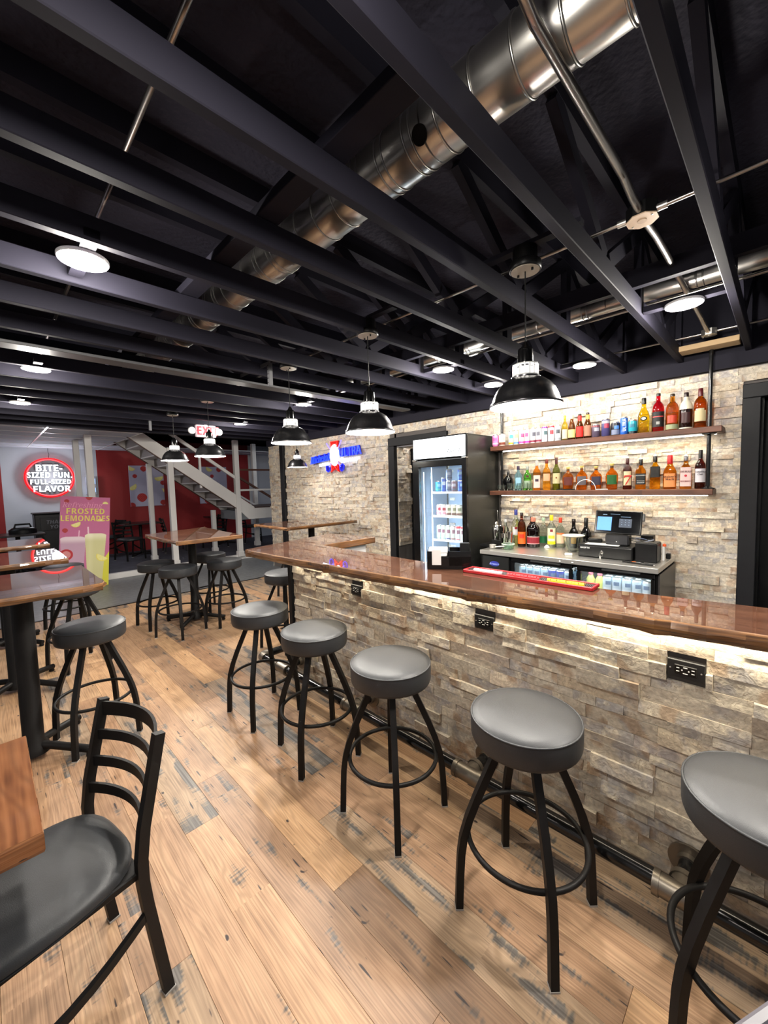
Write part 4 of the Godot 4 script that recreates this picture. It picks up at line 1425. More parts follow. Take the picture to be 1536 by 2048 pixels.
func far_room() -> void:
	var X := -11.3
	var wf := struct_root("wall_left", "far wall of the back dining room, pale grey with a red part")
	obj("white_part", bx(Vector3(X - 0.05, 1.4, -1.12), Vector3(0.1, 2.8, 1.62)), mat("wall_white"), wf)
	obj("red_part", bx(Vector3(X - 0.05, 1.4, -3.8), Vector3(0.1, 2.8, 3.74)), mat("red_paint"), wf)
	obj("red_part", bx(Vector3(X - 0.05, 1.4, 1.4), Vector3(0.1, 2.8, 3.42)), mat("red_paint"), wf)
	obj("white_part", bx(Vector3(X - 0.05, 1.4, -6.35), Vector3(0.1, 2.8, 1.36)), mat("wall_white"), wf)
	obj("corner_strip", bx(Vector3(X + 0.01, 1.4, -5.67), Vector3(0.02, 2.8, 0.05)), mat("white_paint"), wf)
	struct("wall_far_end", bx(Vector3(-9.2, 1.4, -7.0), Vector3(4.4, 2.8, 0.1)), mat("wall_white"), "pale end wall beyond the staircase")
	struct("wall_passage", bx(Vector3(-7.1, 1.4, -5.6), Vector3(0.1, 2.8, 2.8)), mat("wall_white"), "pale wall behind the stone wall's end")
	var cl := struct_root("ceiling_dropped", "white suspended tile ceiling of the back dining room")
	var tile := bx(Vector3.ZERO, Vector3(0.595, 0.015, 1.205)).mesh()
	var tile2 := bx(Vector3.ZERO, Vector3(0.595, 0.015, 1.205)).mesh()
	var tm := mat("ceiling_tile", Color(0.74, 0.75, 0.79), 0.8)
	for i in 7:
		for k in 4:
			var x := -7.5 - i * 0.61
			var z := 2.3 - k * 1.22
			if z < -1.4 and x > -9.7:
				continue
			obj("tile", tile, tm, cl, Vector3(x, 2.53, z))
	for k in 4:
		obj("tile", tile2, tm, cl, Vector3(-11.0, 2.53, -2.58 - k * 1.22))
		obj("tile", tile2, tm, cl, Vector3(-10.39, 2.53, -2.58 - k * 1.22))
	var grid := MB.new()
	for i in 8:
		grid.box(Vector3(-7.195 - i * 0.61, 2.523, 0.5), Vector3(0.024, 0.012, 4.9))
	for k in 5:
		grid.box(Vector3(-9.3, 2.523, 2.91 - k * 1.22), Vector3(4.3, 0.012, 0.024))
	grid.box(Vector3(-10.7, 2.523, -4.0), Vector3(0.024, 0.012, 6.0))
	grid.box(Vector3(-10.08, 2.523, -4.0), Vector3(0.024, 0.012, 6.0))
	obj("grid", grid, mat("white_gloss"), cl)
	struct("added_well_lid", bx(Vector3(-9.2, 2.95, -2.0), Vector3(4.6, 0.1, 10.4)), mat("deck"), "dark lid added above the staircase opening")  # added lid, keeps the stairwell above dark
	# unseen ceiling panel, out of view at left, placed to light this room
	var t := thing("unseen_light_panel", "unseen ceiling light panel, out of view at left, lights the back dining room", "ceiling light", Vector3(-9.6, 2.485, 0.9))
	obj("diffuser", bx(Vector3.ZERO, Vector3(0.6, 0.02, 1.2)), glow("unseen_panel_glow", COOL, 2.5), t)
	area(t, Vector3(0, -0.02, 0), Vector2(0.6, 1.2), 0.85, COOL, Vector3(-PI / 2, 0, 0))
	t = thing("unseen_light_panel", "unseen ceiling light panel beyond the staircase, placed to light the stairs", "ceiling light", Vector3(-8.3, 2.78, -5.9))  # unseen panel, placed to light the staircase
	obj("diffuser", bx(Vector3.ZERO, Vector3(1.2, 0.02, 0.6)), glow("unseen_panel_glow", COOL, 2.5), t)
	area(t, Vector3(0, -0.02, 0), Vector2(1.2, 0.6), 1.0, COOL, Vector3(-PI / 2, 0, 0))

	# round glowing sign
	t = thing("round_neon_sign", "round white glowing sign with red ring reading bite-sized fun full-sized flavor", "sign", Vector3(X + 0.09, 1.885, -1.07), PI / 2)
	obj("back_disc", lt([Vector2(0, -0.012), Vector2(0.41, -0.012), Vector2(0.41, -0.012), Vector2(0.41, 0.0), Vector2(0.41, 0.0), Vector2(0, 0.0)], 48), flat(Color(0.30, 0.29, 0.30), 0.9), t).rotation.x = PI / 2
	var rg := MB.new()
	rg.torus(0.40, 0.026, Vector3.ZERO, 64, 10, Basis.from_euler(Vector3(PI / 2, 0, 0)))
	obj("red_ring", rg, glow("ring_glow", Color(1.0, 0.06, 0.1), 1.1), t)
	var wg := glow("letter_glow", Color(0.95, 0.98, 1.0), 1.15)
	text("lettering", "BITE-", 0.14, 0.03, wg, t, Vector3(-0.01, 0.205, 0.02))
	text("lettering", "SIZED FUN.", 0.118, 0.03, wg, t, Vector3(0, 0.055, 0.02), Vector3.ZERO, "Droid Sans", 700, 0.0, 0.92)
	text("lettering", "FULL-SIZED", 0.098, 0.03, wg, t, Vector3(0.01, -0.09, 0.02))
	text("lettering", "FLAVOR", 0.128, 0.03, wg, t, Vector3(0.015, -0.24, 0.02))
	obj("hanging_cord", tb([Vector3(0, 0.42, 0), Vector3(0.015, 0.5, -0.02), Vector3(0, 0.55, -0.02), Vector3(0, 0.63, -0.02)], 0.004, 6), mat("satin_black"), t)
	omni(t, Vector3(0, 0, 0.25), 0.5, Color(0.95, 0.97, 1.0), 0.1)

	# art panels on the red wall
	for e in [[-2.93, 1.67, 0.0, "lavender art panel of strawberries and lemons, nearer the poster"], [-4.57, 1.66, 0.3, "lavender strawberry art panel behind the staircase handrail"]]:
		t = thing("art_panel", e[3], "art panel", Vector3(X + 0.06, e[1], e[2] if false else e[0]), PI / 2, "fruit art panels on the red wall")
		var am := mat("art%.1f" % e[2], Color.WHITE, 0.7)
		var kk: float = e[2]
		am.albedo_texture = paint(160, 210, func(u, v): return art_print(u, v, kk))
		board("panel", 0.76, 1.0, 0.03, am, flat(Color(0.66, 0.65, 0.74)), t)

	# standing poster
	t = thing("standing_poster", "tall pink and yellow standing poster advertising frosted lemonades", "poster", Vector3(-7.99, 0.02, -1.085), PI / 2 + 0.05)
	t.rotation.z = 0.0
	var lean := Node3D.new()
	var pm := mat("poster_print", Color.WHITE, 0.6)
	pm.albedo_texture = paint(256, 512, poster_print)
	var bd := board("panel", 0.66, 1.47, 0.02, pm, mat("white_paint"), t, Vector3(0.05, 0.725, 0.0))
	lean.free()
	bd.rotation = Vector3(deg_to_rad(-2), 0, deg_to_rad(-5))
	var yl := flat(Color(0.84, 0.78, 0.36), 0.6)
	text("lettering", "Refreshing", 0.085, 0.002, flat(Color(0.84, 0.55, 0.68), 0.6), bd, Vector3(-0.04, 0.60, 0.003), Vector3.ZERO, "Droid Serif", 400, 0.25, 0.9)
	text("lettering", "FROSTED", 0.092, 0.002, yl, bd, Vector3(-0.0, 0.50, 0.003))
	text("lettering", "LEMONADES", 0.092, 0.002, yl, bd, Vector3(0.0, 0.385, 0.003), Vector3.ZERO, "Droid Sans", 700, 0.0, 0.9)
	obj("easel_leg", bx(Vector3(0.0, 0.50, -0.22), Vector3(0.3, 1.0, 0.012)), mat("white_paint"), t).rotation.x = deg_to_rad(10)

	# waste bin
	t = thing("waste_bin", "tall black waste bin with thank you on its flap, behind the poster", "bin", Vector3(-10.75, 0.07, -1.02), PI / 2)
	obj("body", bx(Vector3(0, 0.53, 0), Vector3(0.62, 1.06, 0.5), 0.012), flat(Color(0.03, 0.032, 0.045), 0.45), t)
	obj("lid", bx(Vector3(0, 1.075, 0), Vector3(0.66, 0.03, 0.53), 0.008), mat("satin_black"), t)
	var fl := obj("flap", bx(Vector3(0.02, 0.86, 0.255), Vector3(0.5, 0.26, 0.01), 0.003), flat(Color(0.035, 0.037, 0.05), 0.35), t)
	text("lettering", "THANK", 0.075, 0.002, flat(Color(0.45, 0.45, 0.48)), fl, Vector3(0.03, 0.90, 0.262), Vector3.ZERO, "Droid Sans", 700, 0.15)
	text("lettering", "YOU", 0.075, 0.002, flat(Color(0.45, 0.45, 0.48)), fl, Vector3(0.02, 0.80, 0.262), Vector3.ZERO, "Droid Sans", 700, 0.15)

	# case on a far table
	var ft := make_far_table("dark far table under the black carrying case", Vector3(-10.0, 0.07, -0.42))
	t = thing("carrying_case", "black carrying case with a handle on the far table left of the bin", "case", Vector3(-10.0, 0.82, -0.5), PI / 2)
	obj("body", lt([Vector2(0, 0), Vector2(0.2, 0.0), Vector2(0.2, 0.07), Vector2(0.15, 0.11), Vector2(0, 0.11)], 24), mat("satin_black"), t).scale = Vector3(1, 1, 0.7)
	obj("handle", tb([Vector3(-0.12, 0.09, 0), Vector3(-0.10, 0.17, 0), Vector3(0.10, 0.17, 0), Vector3(0.12, 0.09, 0)], 0.018, 10), mat("satin_black"), t)
	make_far_table("dark dining table by the red wall below the first art panel", Vector3(-10.55, 0.07, -2.55))
	make_far_table("dark dining table by the red wall beyond the staircase", Vector3(-10.7, 0.07, -4.55))
	far_chairs_later()

	# glowing strip and drinks dispenser on the pale wall between the posts
	t = thing("strip_light", "thin upright white light strip on the pale wall beside the round sign", "strip light", Vector3(X + 0.03, 1.82, -1.56))
	obj("tube", bx(Vector3.ZERO, Vector3(0.02, 0.62, 0.02)), glow("tube_glow", COOL, 2.0), t)
	t = thing("wall_display", "small glowing blue-white display seen between the staircase posts", "display", Vector3(X + 0.05, 1.70, -1.79), PI / 2)
	obj("case", bx(Vector3(0, 0, -0.02), Vector3(0.2, 0.42, 0.06), 0.006), flat(Color(0.6, 0.62, 0.68)), t)
	obj("screen", bx(Vector3(0, 0.1, 0.012), Vector3(0.16, 0.12, 0.004)), glow("screen_blue", Color(0.65, 0.8, 1.0), 0.7), t)
	obj("screen", bx(Vector3(0, -0.1, 0.012), Vector3(0.16, 0.1, 0.004)), glow("screen_blue", Color(0.65, 0.8, 1.0), 0.7), t)

	staircase()
	# exit sign
	t = thing("exit_sign", "red and white illuminated exit sign with two lamp heads under the trusses", "exit sign", Vector3(-5.735, 2.352, -2.263), PI / 2)
	obj("case", bx(Vector3(0, 0, 0), Vector3(0.27, 0.165, 0.05), 0.008), glow("exit_case", Color(0.8, 0.72, 0.75), 0.35), t)
	text("lettering", "EXIT", 0.12, 0.006, glow("exit_red", Color(1.0, 0.05, 0.12), 2.2), t, Vector3(0.02, 0, 0.028), Vector3.ZERO, "Droid Sans", 700, 0.0, 0.9)
	var ch := PackedVector2Array([Vector2(-0.128, 0.0), Vector2(-0.105, 0.04), Vector2(-0.09, 0.04), Vector2(-0.113, 0.0), Vector2(-0.09, -0.04), Vector2(-0.105, -0.04)])
	var cb := MB.new()
	cb.prism(ch, 0.026, 0.03)
	obj("arrow", cb, mats["exit_red"], t)
	obj("stem", bx(Vector3(0, 0.086, 0), Vector3(0.03, 0.01, 0.03)), mat("white_gloss"), t)
	for s in [-1, 1]:
		obj("lamp_head", lt([Vector2(0, 0.0), Vector2(0.045, 0.01), Vector2(0.05, 0.03), Vector2(0.03, 0.07), Vector2(0, 0.075)], 20), mat("white_gloss"), t, Vector3(0.185 * s, 0.0, 0.03)).rotation.x = -PI / 2

func make_far_table(label: String, at: Vector3) -> Node3D:
	var t := thing("dining_table", label, "table", at, 0.0, "dark tables in the back room")
	obj("tabletop", bx(Vector3(0, 0.735, 0), Vector3(0.75, 0.03, 0.75), 0.006), flat(Color(0.10, 0.07, 0.06), 0.3), t)
	obj("column", lt([Vector2(0, 0.02), Vector2(0.06, 0.03), Vector2(0.035, 0.08), Vector2(0.035, 0.72), Vector2(0, 0.72)], 16), mat("black_metal"), t)
	for k in 4:
		var d := Vector3(cos(k * PI / 2 + 0.78), 0, sin(k * PI / 2 + 0.78))
		obj("base_arm", tb([d * 0.02 + Vector3(0, 0.06, 0), d * 0.3 + Vector3(0, 0.025, 0)], 0.02, 10), mat("black_metal"), t)
	return t

func far_chairs_later() -> void:
	var c := make_chair()
	var list := [[-10.0, -2.2, 1.9, "dark ladder-back chair at the far table left of the first art panel"], [-10.45, -3.25, 3.0, "dark ladder-back chair right of the far table below the art panel"], [-10.9, -2.0, 0.3, "dark ladder-back chair against the red wall behind the poster"], [-10.2, -4.1, 0.2, "dark ladder-back chair by the far table beyond the stair post"], [-10.3, -5.15, 3.0, "dark ladder-back chair under the stair landing"]]
	for i in list.size():
		var at := Vector3(list[i][0], 0.07, list[i][1])
		if i == 0:
			c.position = at
			c.rotation.y = list[i][2]
			tag(c, list[i][3], "chair", "dark chairs in the back room")
		else:
			dup(c, "dining_chair", at, list[i][2], list[i][3], "dark chairs in the back room")

func staircase() -> void:
	var wp := mat("white_paint")
	var t := thing("staircase", "white open staircase rising to the left behind the square table", "staircase")
	for x in [-8.4, -9.4]:
		var poly := PackedVector2Array([Vector2(4.31, 1.11), Vector2(0.9, 3.5), Vector2(0.9, 3.24), Vector2(3.9, 1.11), Vector2(4.15, 0.86), Vector2(4.31, 0.86)])
		var b := MB.new()
		b.prism(poly, -0.022, 0.022, Transform3D(Basis(Vector3(0, 0, -1), Vector3.UP, Vector3.RIGHT), Vector3(x, 0, 0)))
		obj("stringer", b, wp, t)
		b = MB.new()
		b.bar([Vector3(x, 1.10, -3.9), Vector3(x, 2.49, -1.96), Vector3(x, 3.24, -0.9)], 0.05, 0.012, Vector3.UP)
		obj("stringer_edge", b, flat(Color(0.33, 0.24, 0.18)), t)
	for i in 12:
		var y := 1.13 + 0.178 * i
		var z := -4.0 + 0.25 * i
		obj("tread", bx(Vector3(-8.9, y + 0.02, z), Vector3(0.96, 0.035, 0.28), 0.006), wp, t)
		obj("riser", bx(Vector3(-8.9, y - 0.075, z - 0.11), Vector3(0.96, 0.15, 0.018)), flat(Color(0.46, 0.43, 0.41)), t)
	var ld := obj("landing", bx(Vector3(-8.9, 0.98, -4.95), Vector3(1.04, 0.24, 1.3), 0.004), wp, t)
	obj("landing_floor", bx(Vector3(-8.9, 1.115, -4.95), Vector3(1.06, 0.03, 1.32), 0.004), flat(Color(0.22, 0.14, 0.12), 0.5), ld)
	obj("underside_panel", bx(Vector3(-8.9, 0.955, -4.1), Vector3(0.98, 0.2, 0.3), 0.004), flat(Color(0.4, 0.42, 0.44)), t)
	var hr := MB.new()
	hr.bar([Vector3(-8.4, 2.9, -2.25), Vector3(-8.4, 1.76, -3.91)], 0.05, 0.06)
	obj("handrail", hr, wp, t)
	obj("baluster", bx(Vector3(-8.4, 1.95, -3.16), Vector3(0.04, 0.75, 0.04)), wp, t)
	var wr := flat(Color(0.3, 0.17, 0.1), 0.45)
	obj("landing_rail", bx(Vector3(-8.4, 1.95, -4.7), Vector3(0.05, 0.04, 1.5)), wr, t)
	obj("landing_rail", bx(Vector3(-8.4, 1.505, -4.7), Vector3(0.04, 0.04, 1.5)), wp, t)
	var lr := MB.new()
	lr.bar([Vector3(-9.4, 1.9, -4.3), Vector3(-9.4, 1.1, -5.6)], 0.045, 0.05)
	obj("lower_handrail", lr, wr, t)
	lr = MB.new()
	lr.bar([Vector3(-9.4, 1.45, -4.3), Vector3(-9.4, 0.65, -5.6)], 0.04, 0.04)
	obj("lower_handrail", lr, wp, t)
	var posts := [[-8.4, -1.33, 2.9, 0.10, "white stair post in front, directly behind the poster's top"], [-8.4, -2.6, 2.3, 0.10, "white stair post rising behind the square high table"], [-8.4, -3.92, 2.52, 0.10, "thick white newel post left of the stone wall, with plinth"],
		[-9.4, -1.30, 2.9, 0.09, "grey-white stair post at the far side next to the round sign"], [-9.4, -2.5, 2.05, 0.09, "white far-side stair post in front of the first art panel"], [-9.4, -3.78, 1.0, 0.09, "short white far-side post under the stair landing's left end"], [-9.6, -4.95, 2.6, 0.10, "white post behind the landing rails beside the stone wall"]]
	for p in posts:
		var q := thing("stair_post", p[4], "post", Vector3(p[0], 0.06, p[1]), 0.0, "white staircase posts")
		obj("shaft", bx(Vector3(0, p[2] / 2, 0), Vector3(p[3], p[2], p[3]), 0.004), wp, q)
		obj("plinth", bx(Vector3(0, 0.06, 0), Vector3(p[3] + 0.03, 0.12, p[3] + 0.03), 0.006), wp, q)

# ---------------------------------------------------------------- back bar
func back_bar() -> void:
	for e in [[1.91, -2.195, -0.33, "upper", 0.36], [1.45, -2.205, -0.372, "lower", 0.3]]:
		var y: float = e[0]
		var w: float = e[2] - e[1]
		var cx: float = (e[1] + e[2]) / 2
		var t := thing("wall_shelf", "%s rustic wooden shelf of bottles on the stone wall, lit from below" % e[3], "shelf", Vector3(cx, y, -3.895), 0.0, "rustic bar shelves")
		var b := mb(1.2, Vector2(0.3 * y, y))
		b.box(Vector3(0, -0.0225, 0), Vector3(w, 0.045, 0.21), 0.004)
		obj("board", b, mat("shelf_wood"), t)
		obj("led_strip", bx(Vector3(0.02, -0.05, -0.01), Vector3(w - 0.12, 0.009, 0.014)), glow("strip_glow", WARM, 8.0), t)
		area(t, Vector3(0.02, -0.058, 0.0), Vector2(w - 0.12, 0.014), e[4], STRIP, Vector3(-1.45, 0, 0))
	for e in [[-0.41, "black iron pipe holding the shelves at their right end", 2.495], [-2.135, "black iron pipe holding the shelves at their left end", 2.44]]:
		var t := thing("shelf_pipe", e[1], "pipe", Vector3(e[0], 0, -3.86 if e[0] > -1.0 else -3.93), 0.0, "iron shelf pipes")
		obj("upper_pipe", tb([Vector3(0, 1.91, 0), Vector3(0, e[2], 0)], 0.0135, 14), mat("pipe_black"), t)
		obj("lower_pipe", tb([Vector3(0, 1.45, 0), Vector3(0, 1.865, 0)], 0.0135, 14), mat("pipe_black"), t)
		obj("flange", lt([Vector2(0, e[2] - 0.018), Vector2(0.022, e[2] - 0.016), Vector2(0.024, e[2] - 0.008), Vector2(0.05, e[2] - 0.006), Vector2(0.05, e[2]), Vector2(0, e[2])], 24), mat("pipe_black"), t)
		obj("flange", lt([Vector2(0.014, 1.847), Vector2(0.024, 1.85), Vector2(0.045, 1.858), Vector2(0.045, 1.865), Vector2(0, 1.865)], 24), mat("pipe_black"), t)
		obj("flange", lt([Vector2(0.045, 1.45), Vector2(0.045, 1.456), Vector2(0.024, 1.464), Vector2(0.014, 1.472)], 24), mat("pipe_black"), t)
	# low steel topped cooler
	var t := thing("low_cooler", "low black two-door cooler with stainless steel worktop under the shelves", "cooler")
	obj("worktop", bx(Vector3(-1.335, 0.88, -3.66), Vector3(1.44, 0.04, 0.64), 0.004), mat("steel"), t)
	for x in [-1.30, -1.20]:
		obj("rivet", lt([Vector2(0, 0.003), Vector2(0.007, 0.002), Vector2(0.009, 0)], 14), mat("steel"), t).transform = Transform3D(Basis.from_euler(Vector3(PI / 2, 0, 0)), Vector3(x, 0.872, -3.34))
	var b := MB.new()
	b.box(Vector3(-0.64, 0.45, -3.68), Vector3(0.04, 0.82, 0.56))
	b.box(Vector3(-2.05, 0.45, -3.68), Vector3(0.04, 0.82, 0.56))
	b.box(Vector3(-1.345, 0.45, -3.94), Vector3(1.45, 0.82, 0.04))
	b.box(Vector3(-1.345, 0.1, -3.68), Vector3(1.45, 0.1, 0.56))
	b.box(Vector3(-1.345, 0.85, -3.68), Vector3(1.45, 0.02, 0.56))
	b.box(Vector3(-1.765, 0.45, -3.68), Vector3(0.04, 0.82, 0.56))
	obj("cabinet", b, mat("satin_black"), t)
	obj("side_panel", bx(Vector3(-0.616, 0.45, -3.67), Vector3(0.01, 0.8, 0.58)), flat(Color(0.16, 0.15, 0.15), 0.35), t)
	var cp := obj("compressor_panel", bx(Vector3(-1.905, 0.45, -3.385), Vector3(0.27, 0.80, 0.03), 0.004), flat(Color(0.06, 0.065, 0.065), 0.35), t)
	var bd := obj("badge", lt([Vector2(0, 0.004), Vector2(0.048, 0.004), Vector2(0.05, 0.0)], 28), flat(Color(0.13, 0.16, 0.5), 0.4), cp)
	bd.transform = Transform3D(Basis.from_euler(Vector3(PI / 2, 0, 0)) * Basis.from_scale(Vector3(1, 1, 0.5)), Vector3(-1.915, 0.775, -3.37))
	text("lettering", "Avanco", 0.02, 0.001, flat(Color(0.55, 0.6, 0.85)), cp, Vector3(-1.915, 0.775, -3.364), Vector3.ZERO, "Droid Serif", 700, 0.2)
	for d in [[-1.745, -1.215], [-1.175, -0.64]]:
		var x0: float = d[0]
		var x1: float = d[1]
		var cx := (x0 + x1) / 2
		b = MB.new()
		b.box(Vector3(cx, 0.8325, -3.385), Vector3(x1 - x0, 0.035, 0.035), 0.003)
		b.box(Vector3(cx, 0.14, -3.385), Vector3(x1 - x0, 0.06, 0.035), 0.003)
		b.box(Vector3(x0 + 0.015, 0.48, -3.385), Vector3(0.03, 0.66, 0.035), 0.003)
		b.box(Vector3(x1 - 0.012, 0.48, -3.385), Vector3(0.024, 0.66, 0.035), 0.003)
		var dr := obj("door", b, mat("gloss_black"), t)
		obj("pane", bx(Vector3(cx, 0.48, -3.385), Vector3(x1 - x0 - 0.05, 0.66, 0.006)), pane(), dr)
		obj("handle", bx(Vector3(cx + 0.05, 0.845, -3.362), Vector3(0.26, 0.016, 0.02), 0.004), flat(Color(0.2, 0.2, 0.2), 0.3), dr)
		b = MB.new()
		for k in 14:
			b.tube([Vector3(cx - 0.24 + k * 0.037, 0.652, -3.42), Vector3(cx - 0.24 + k * 0.037, 0.652, -3.9)], 0.003, 6)
		b.tube([Vector3(x0 + 0.02, 0.65, -3.42), Vector3(x1 - 0.02, 0.65, -3.42)], 0.004, 6)
		obj("wire_shelf", b, mat("white_gloss"), t)
		obj("lamp_tube", bx(Vector3(cx, 0.83, -3.425), Vector3(0.44, 0.014, 0.014)), glow("cooler_glow", Color(0.88, 0.96, 1.0), 4.0), t)
		area(t, Vector3(cx, 0.82, -3.43), Vector2(0.44, 0.014), 0.07, Color(0.85, 0.95, 1.0), Vector3(-1.2, 0, 0))
		for r in 3:
			for k in 7:
				var x := x0 + 0.065 + k * 0.068
				if d[0] > -1.2 and k < 2:
					if r == 0:
						var y := small_bottle("yellow green drink bottle with pink cap, %s of two, behind the low cooler's right pane" % ["left", "right"][k], Vector3(x + 0.01, 0.656, -3.47), Color(0.83, 0.85, 0.4), Color(0.9, 0.45, 0.5))
						y.set_meta("group", "yellow drink bottles in the low cooler")
					continue
				var lab := "%s can, %s row, %s from left, behind the low cooler's %s door" % ["pale silver-blue" if d[0] > -1.2 else ("deep blue" if k in [4, 5] else "pale icy"), ["front", "middle", "back"][r], ["first", "second", "third", "fourth", "fifth", "sixth", "seventh"][k], "right" if d[0] > -1.2 else "left"]
				var col := Color(0.70, 0.78, 0.85) if d[0] > -1.2 else (Color(0.12, 0.2, 0.6) if k in [4, 5] else Color(0.62, 0.74, 0.84))
				can(lab, "std", Vector3(x, 0.656, -3.46 - r * 0.075), col, Color(0.75, 0.8, 0.85), Color(0.3, 0.4, 0.55), "cans in the low cooler")

func pane() -> StandardMaterial3D:
	var m := mat("pane", Color(0.9, 0.97, 1.0, 0.05), 0.02)
	m.transparency = BaseMaterial3D.TRANSPARENCY_ALPHA
	return m

func small_bottle(label: String, at: Vector3, c: Color, cap: Color) -> Node3D:
	var t := thing("drink_bottle", label, "bottle", at)
	obj("body", lt([Vector2(0, 0), Vector2(0.03, 0), Vector2(0.032, 0.004), Vector2(0.032, 0.08), Vector2(0.02, 0.105), Vector2(0.015, 0.12)], 18), flat(c, 0.25), t)
	obj("cap", lt([Vector2(0.017, 0.112), Vector2(0.018, 0.114), Vector2(0.018, 0.13), Vector2(0, 0.131)], 16), flat(cap, 0.4), t)
	return t

var can_mesh := {}
func can(label: String, kind: String, at: Vector3, body: Color, band: Color, mark: Color, group: String, low := 0.08, high := 0.3) -> Node3D:
	var s: Array = {"std": [0.033, 0.122], "slim": [0.0285, 0.156], "tall": [0.033, 0.160]}[kind]
	var r: float = s[0]
	var h: float = s[1]
	var key := "%s%.2f%.2f" % [kind, low, high]
	if not can_mesh.has(key):
		can_mesh[key] = [
			lt([Vector2(0, 0.002), Vector2(r * 0.72, 0.0), Vector2(r * 0.8, 0.004), Vector2(r, 0.014), Vector2(r, h - 0.016), Vector2(r * 0.97, h - 0.011)], 20).mesh(),
			lt([Vector2(r * 0.97, h - 0.011), Vector2(r * 0.82, h - 0.002), Vector2(r * 0.82, h), Vector2(r * 0.78, h), Vector2(r * 0.76, h - 0.003), Vector2(0, h - 0.003)], 20).mesh(),
			lt([Vector2(r * 1.006, h * low + 0.012), Vector2(r * 1.006, h * high)], 20).mesh(),
			patch(r * 1.012, h * 0.48, h * 0.72, 0.6).mesh()]
	var t := thing("beverage_can", label, "can", at, atan2(-at.x, -at.z) + rng.randf_range(-0.3, 0.3), group)
	obj("body", can_mesh[key][0], flat(body, 0.28), t)
	obj("lid", can_mesh[key][1], mat("steel"), t)
	obj("band", can_mesh[key][2], flat(band, 0.28), t)
	obj("emblem", can_mesh[key][3], flat(mark, 0.28), t)
	return t

func patch(r: float, y0: float, y1: float, half: float, sq := 2.0, zs := 1.0, r1 := -1.0) -> MB:
	var b := MB.new()
	b.lathe([Vector2(r, y0), Vector2(r if r1 < 0 else r1, y1)], 12, Vector3.ZERO, Basis(), sq, zs, -half, half)
	return b

const SHAPES := {
	"spirit": [[0, 0.004], [0.9, 0], [1, 0.015], [1, 0.58], [0.94, 0.635], [0.66, 0.70], [0.42, 0.755], [0.36, 0.80], [0.35, 0.93]],
	"beer": [[0, 0.004], [0.9, 0], [1, 0.015], [1, 0.5], [0.92, 0.57], [0.62, 0.68], [0.45, 0.76], [0.4, 0.85], [0.4, 0.95]],
	"dome": [[0, 0.004], [0.92, 0], [1, 0.015], [1, 0.56], [0.97, 0.63], [0.85, 0.70], [0.6, 0.755], [0.4, 0.785], [0.35, 0.83], [0.34, 0.93]],
	"squat": [[0, 0.004], [0.78, 0], [0.84, 0.02], [1, 0.40], [1, 0.50], [0.93, 0.60], [0.66, 0.70], [0.34, 0.77], [0.26, 0.80], [0.26, 0.9]],
	"wine": [[0, 0.004], [0.9, 0], [1, 0.015], [1, 0.42], [0.93, 0.52], [0.62, 0.63], [0.4, 0.70], [0.36, 0.78], [0.34, 0.94]],
	"cone": [[0, 0.004], [0.9, 0], [0.95, 0.02], [1, 0.3], [0.98, 0.5], [0.8, 0.6], [0.52, 0.68], [0.38, 0.76], [0.36, 0.93]]}

# kind, height, radius, liquid colour, cap colour, label colour, label bottom and top (of height)
func bottle(label: String, at: Vector3, kind: String, h: float, r: float, liquid: Material, cap: Color, paper: Color, l0: float, l1: float, sq := 2.0, zs := 1.0, cap_from := 0.86, half := 1.0, pour := false, group := "liquor bottles") -> Node3D:
	var t := thing("beer_bottle" if kind == "beer" else "liquor_bottle", label, "bottle", at, atan2(-at.x, -at.z), group)
	var pr := []
	for p in SHAPES[kind]:
		pr.append(Vector2(p[0] * r, p[1] * h))
	pr.append(pr[-1])
	pr.append(Vector2(0, pr[-1].y))
	var b := MB.new()
	b.lathe(pr, 28, Vector3.ZERO, Basis(), sq, zs)
	obj("body", b, liquid, t)
	var cr: float = SHAPES[kind][-1][0] * r * 1.12
	if cap.a > 0.0:
		obj("cap", lt([Vector2(cr, h * cap_from), Vector2(cr * 1.02, h * (cap_from + 0.01)), Vector2(cr, h * 0.985), Vector2(cr * 0.85, h), Vector2(0, h)], 18), flat(cap, 0.35), t)
	if pour:
		var pp := MB.new()
		pp.lathe([Vector2(cr * 0.9, h * 0.99), Vector2(cr * 1.15, h * 1.0), Vector2(cr * 0.7, h * 1.05), Vector2(0.004, h * 1.06)], 14)
		pp.tube([Vector3(0, h * 1.05, 0), Vector3(0, h * 1.12, 0), Vector3(0.003, h * 1.2, 0)], 0.0032, 8)
		obj("pour_spout", pp, mat("steel"), t)
	if paper.a > 0.0:
		obj("label", patch(r * 1.014 if sq == 2.0 else r * 1.02, h * l0, h * l1, half, sq, zs), flat(paper, 0.6), t)
	return t

func liquor(key: String, c: Color, a := 0.02) -> StandardMaterial3D:
	return glass("liquor_" + key, Color(pow(c.r, 0.45), pow(c.g, 0.5), pow(c.b, 0.6)), a, 0.035)

func words(t: Node3D, s: String, size: float, y: float, z: float, c: Color, font := "Droid Sans", slant := 0.0, wide := 1.0) -> void:
	text("lettering", s, size, 0.001, flat(c, 0.6), t, Vector3(0, y, z), Vector3.ZERO, font, 700, slant, wide)

